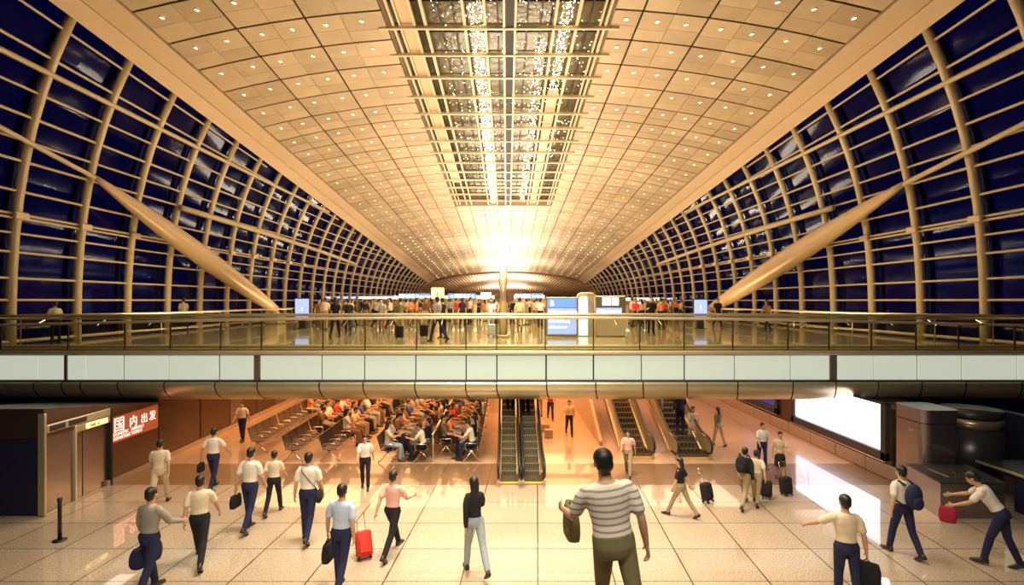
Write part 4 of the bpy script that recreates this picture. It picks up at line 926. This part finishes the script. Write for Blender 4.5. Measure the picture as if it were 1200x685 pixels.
# small screens on stands
for px, wd, D, y0, y1, lab in ((354, 16, 30, 350, 373, 'small lit blue screen stand at the foot of the left strut'), (821, 15, 30, 351, 371, 'small lit pale screen stand at the foot of the right strut')):
    r_ = empty('screen_stand', (UX(px, D), D, UP), 0, lab, 'screen'); hw = wd/2*D/F; za, zb = UZ(y1, D)-UP, UZ(y0, D)-UP
    q = MB(); q.bbox(-hw-.05, hw+.05, 0, .14, za-.06, zb+.06, .02); q.build('casing', M['frame'], r_)
    q = MB(); q.box(-hw, hw, -.02, 0, za, zb); sc_ = q.build('screen', M['blue2'], r_)
    text('i', .3, M['white'], sc_, (-.03, -.03, za+.45), (PI/2, 0, 0))
    q = MB(); q.bbox(-.2, .2, .02, .12, .03, za-.06, .01); q.build('leg', M['frame'], r_); q = MB(); q.bbox(-.35, .35, -.1, .25, 0, .03, .01); q.build('base', M['frame'], r_)
# hanging signs over the crowd
def hsign(x0, x1, y0, y1, D, m_, body, lab, tm=None, glyph=None):
    r_ = empty('hanging_sign', (UX((x0+x1)/2, D), D, UZ((y0+y1)/2, D)), 0, lab, 'sign', 'lit signs above the concourse crowd'); hw, hh = (x1-x0)/2*D/F, (y1-y0)/2*D/F
    q = MB(); q.bbox(-hw, hw, 0, .18, -hh, hh, .02); q.build('casing', M['kframe'], r_)
    q = MB(); q.box(-hw+.03, hw-.03, -.02, 0, -hh+.03, hh-.03); f_ = q.build('face', m_, r_)
    t_ = text(body, hh*1.45, tm or M['white'], f_, (0, -.04, -hh*.5), (PI/2, 0, 0), align='CENTER'); 
    for s in (-1, 1): q = MB(); q.tube([(s*hw*.8, .09, -hh), (s*hw*.8, .09, UP-UZ((y0+y1)/2, D))], .04, 6); q.build('support', M['kframe'], r_)
hsign(467, 504, 343.5, 350, 40, M['blue'], '← 国内出发 Departures', 'lit blue sign left of the yellow sign')
hsign(525, 558, 343.5, 350, 40, M['blue'], '→ 国际出发 D', 'lit blue sign between the yellow and the white signs')
hsign(563, 576, 342, 350.5, 39, M['white'], 'E F', 'lit white sign just left of the lamp mast', M['frame'])
hsign(604, 637, 343.5, 350, 40, M['blue'], '国内到达 Arrivals', 'lit blue sign just right of the lamp mast')
hsign(739, 752, 353, 356, 34, M['blue'], '登机 Gates', 'thin lit blue sign right of the pale kiosk')
r_ = empty('pillar_sign', (UX(513, 28), 28, UP), 0, 'pillar topped by a glowing yellow box sign', 'sign')
q = MB(); q.tube([(0, 0, 0), (0, 0, UZ(350, 28)-UP)], .17, 16); q.build('pillar', M['rail'], r_, True)
q = MB(); q.bbox(-.32, .32, -.2, .2, UZ(350, 28)-UP, UZ(337, 28)-UP, .03); yb = q.build('sign_box', M['ylw'], r_)
text('1', .42, M['frame'], yb, (-.1, -.21, UZ(348, 28)-UP), (PI/2, 0, 0))
# shop counters and bright shelves behind the crowd
for x0, x1, D, h_, lab in ((372, 500, 62, 2.2, 'long low check-in counter block far left behind the crowd'), (518, 580, 64, 2.3, 'check-in counter block behind the crowd left of the mast'), (602, 640, 64, 2.3, 'check-in counter block behind the crowd right of the mast'), (736, 800, 58, 2.0, 'low counter block far right behind the crowd')):
    r_ = empty('counter_block', (UX((x0+x1)/2, D), D, UP), 0, lab, 'counter'); hw = (x1-x0)/2*D/F
    q = MB(); q.bbox(-hw, hw, 0, 2, 0, 1.1, .03); q.build('counter', M['kiosk'], r_)
    q = MB(); q.bbox(-hw, hw, 1.7, 2, 1.1, h_, .03); q.build('back_wall', M['bronze'], r_)
    q = MB(); q.box(-hw*.95, hw*.95, 1.66, 1.7, h_-.4, h_-.1); q.build('light_strip', M['white'], r_)
# --- concourse people
STAND = []
for kx in (dict(legs=((22, 5), (-20, 18)), arms=((-16, 8, 10), (18, 8, 20))), dict(legs=((4, 3), (-4, 4)), arms=((4, 8, 12), (30, 8, 70))), dict(legs=((-16, 16), (18, 4)), arms=((16, 8, 20), (-14, 8, 10)), hair='long', build_w=.88), dict(legs=((5, 3), (-5, 3)), arms=((8, 14, 30), (8, 14, 30)), sleeve='long')):
    STAND.append(person((0, 0, 0), voxel=.022, faces=False, **kx))
usedS = set()
def stand(px, D, rz, sh_, tr_, lab, group=None, sc=1):
    v = rnd.randrange(4)
    if v in usedS: o = copy_tree(STAND[v])
    else: o = STAND[v]; usedS.add(v)
    o.location = (UX(px, D), D, UP); o.rotation_euler.z = rz; o.scale = (sc*rnd.uniform(.94, 1.02),)*3; recolor(o, sh_, tr_); tag(o, lab, 'person', group); return o
NEARP = [(393, 22.8, 0, 'black', 'black', 'person in black on the concourse, leftmost of the walkers behind the balustrade', 1), (408, 25, .3, 'black', 'navy', 'person in black coat next to the leftmost concourse walker', 1), (447, 26, PI, 'grey', 'brown', 'person in grey top and brown trousers on the concourse', 1),
         (469, 24, 0, 'olive', 'khaki', 'person in olive top left of the pillar with the yellow sign', 1), (513, 20.6, .9, 'grey', 'navy', 'person in grey top striding nearest behind the balustrade', 1), (519, 22.5, .9, 'black', 'black', 'person in black beside the striding grey-topped person', 1), (575, 25, PI, 'white', 'jeans', 'person in white top and jeans left of the lamp mast', 1),
         (609, 27, 0, 'beige', 'brown', 'person in beige top right of the lamp mast', 1), (763, 24.5, PI, 'black', 'black', 'person in black right of the pale kiosk', 1), (381, 29, 0, 'cream', 'khaki', 'person in cream top beside the left screen stand', 1), (775, 29, .4, 'orange', 'black', 'person in orange top right of the kiosk', 1), (841, 31, PI, 'black', 'navy', 'person in black near the right strut foot', 1),
         (899, 27, .3, 'brown', 'navy', 'person in brown top alone on the right of the concourse', 1), (215, 28.5, .8, 'beige', 'navy', 'person in beige top by the left glazed wall', 1), (65, 19.6, 1.1, 'cream', 'black', 'person in cream top at the far left edge of the concourse', .92)]
for a in NEARP: stand(a[0], a[1], a[2], a[3], a[4], a[5], None, a[6])
CC = ['black', 'beige', 'grey', 'white', 'brown', 'cream', 'orange', 'red', 'navy', 'olive', 'khaki', 'beige', 'cream']
crowd = []; placed = []
for i in range(150):
    rgn = rnd.random()
    px = rnd.uniform(372, 640) if rgn < .78 else rnd.uniform(738, 808)
    D = rnd.uniform(29, 58); sh_ = rnd.choice(CC); tr_ = rnd.choice(['black', 'navy', 'khaki', 'brown'])
    if px > 738 and rnd.random() < .5: sh_ = rnd.choice(['red', 'orange', 'pink'])
    if 530 < px < 550 and rnd.random() < .6: sh_ = 'red'
    X_ = UX(px, D)
    if any((X_-a)**2+(D-c)**2 < .55 for a, c in placed): continue
    placed.append((X_, D))
    o = stand(px, D, rnd.uniform(0, 6.28), sh_, tr_, 'x'); crowd.append((px, sh_, o))
TENS = {20: 'twentieth'}
for side, f_ in (('left of the lamp mast', lambda p: p < 589), ('between mast and direction board', lambda p: 589 <= p < 660), ('right of the pale kiosk', lambda p: p > 660)):
    for c_ in set(k[1] for k in crowd):
        L_ = sorted([k for k in crowd if f_(k[0]) and k[1] == c_], key=lambda k: k[0])
        for i, k in enumerate(L_): tag(k[2], 'small %s-topped person, %s from left of its colour, %s' % (CN.get(c_, c_), ORD[i], side), 'person', 'distant crowd of the upper concourse')
for px, D, lab in ((468, 22.2, 'dark suitcase on the concourse left of the yellow-signed pillar'), (497, 23, 'dark suitcase standing right behind the balustrade near the pillar'), (576, 23.8, 'pale suitcase beside the lamp mast')):
    suitcase((UX(px, D), D, UP), 0, CL['lightblue'] if px == 576 else BLK, lab, w_=.34, h_=.5)
for o in list(S.objects):
    if 'hands' in o: del o['hands']
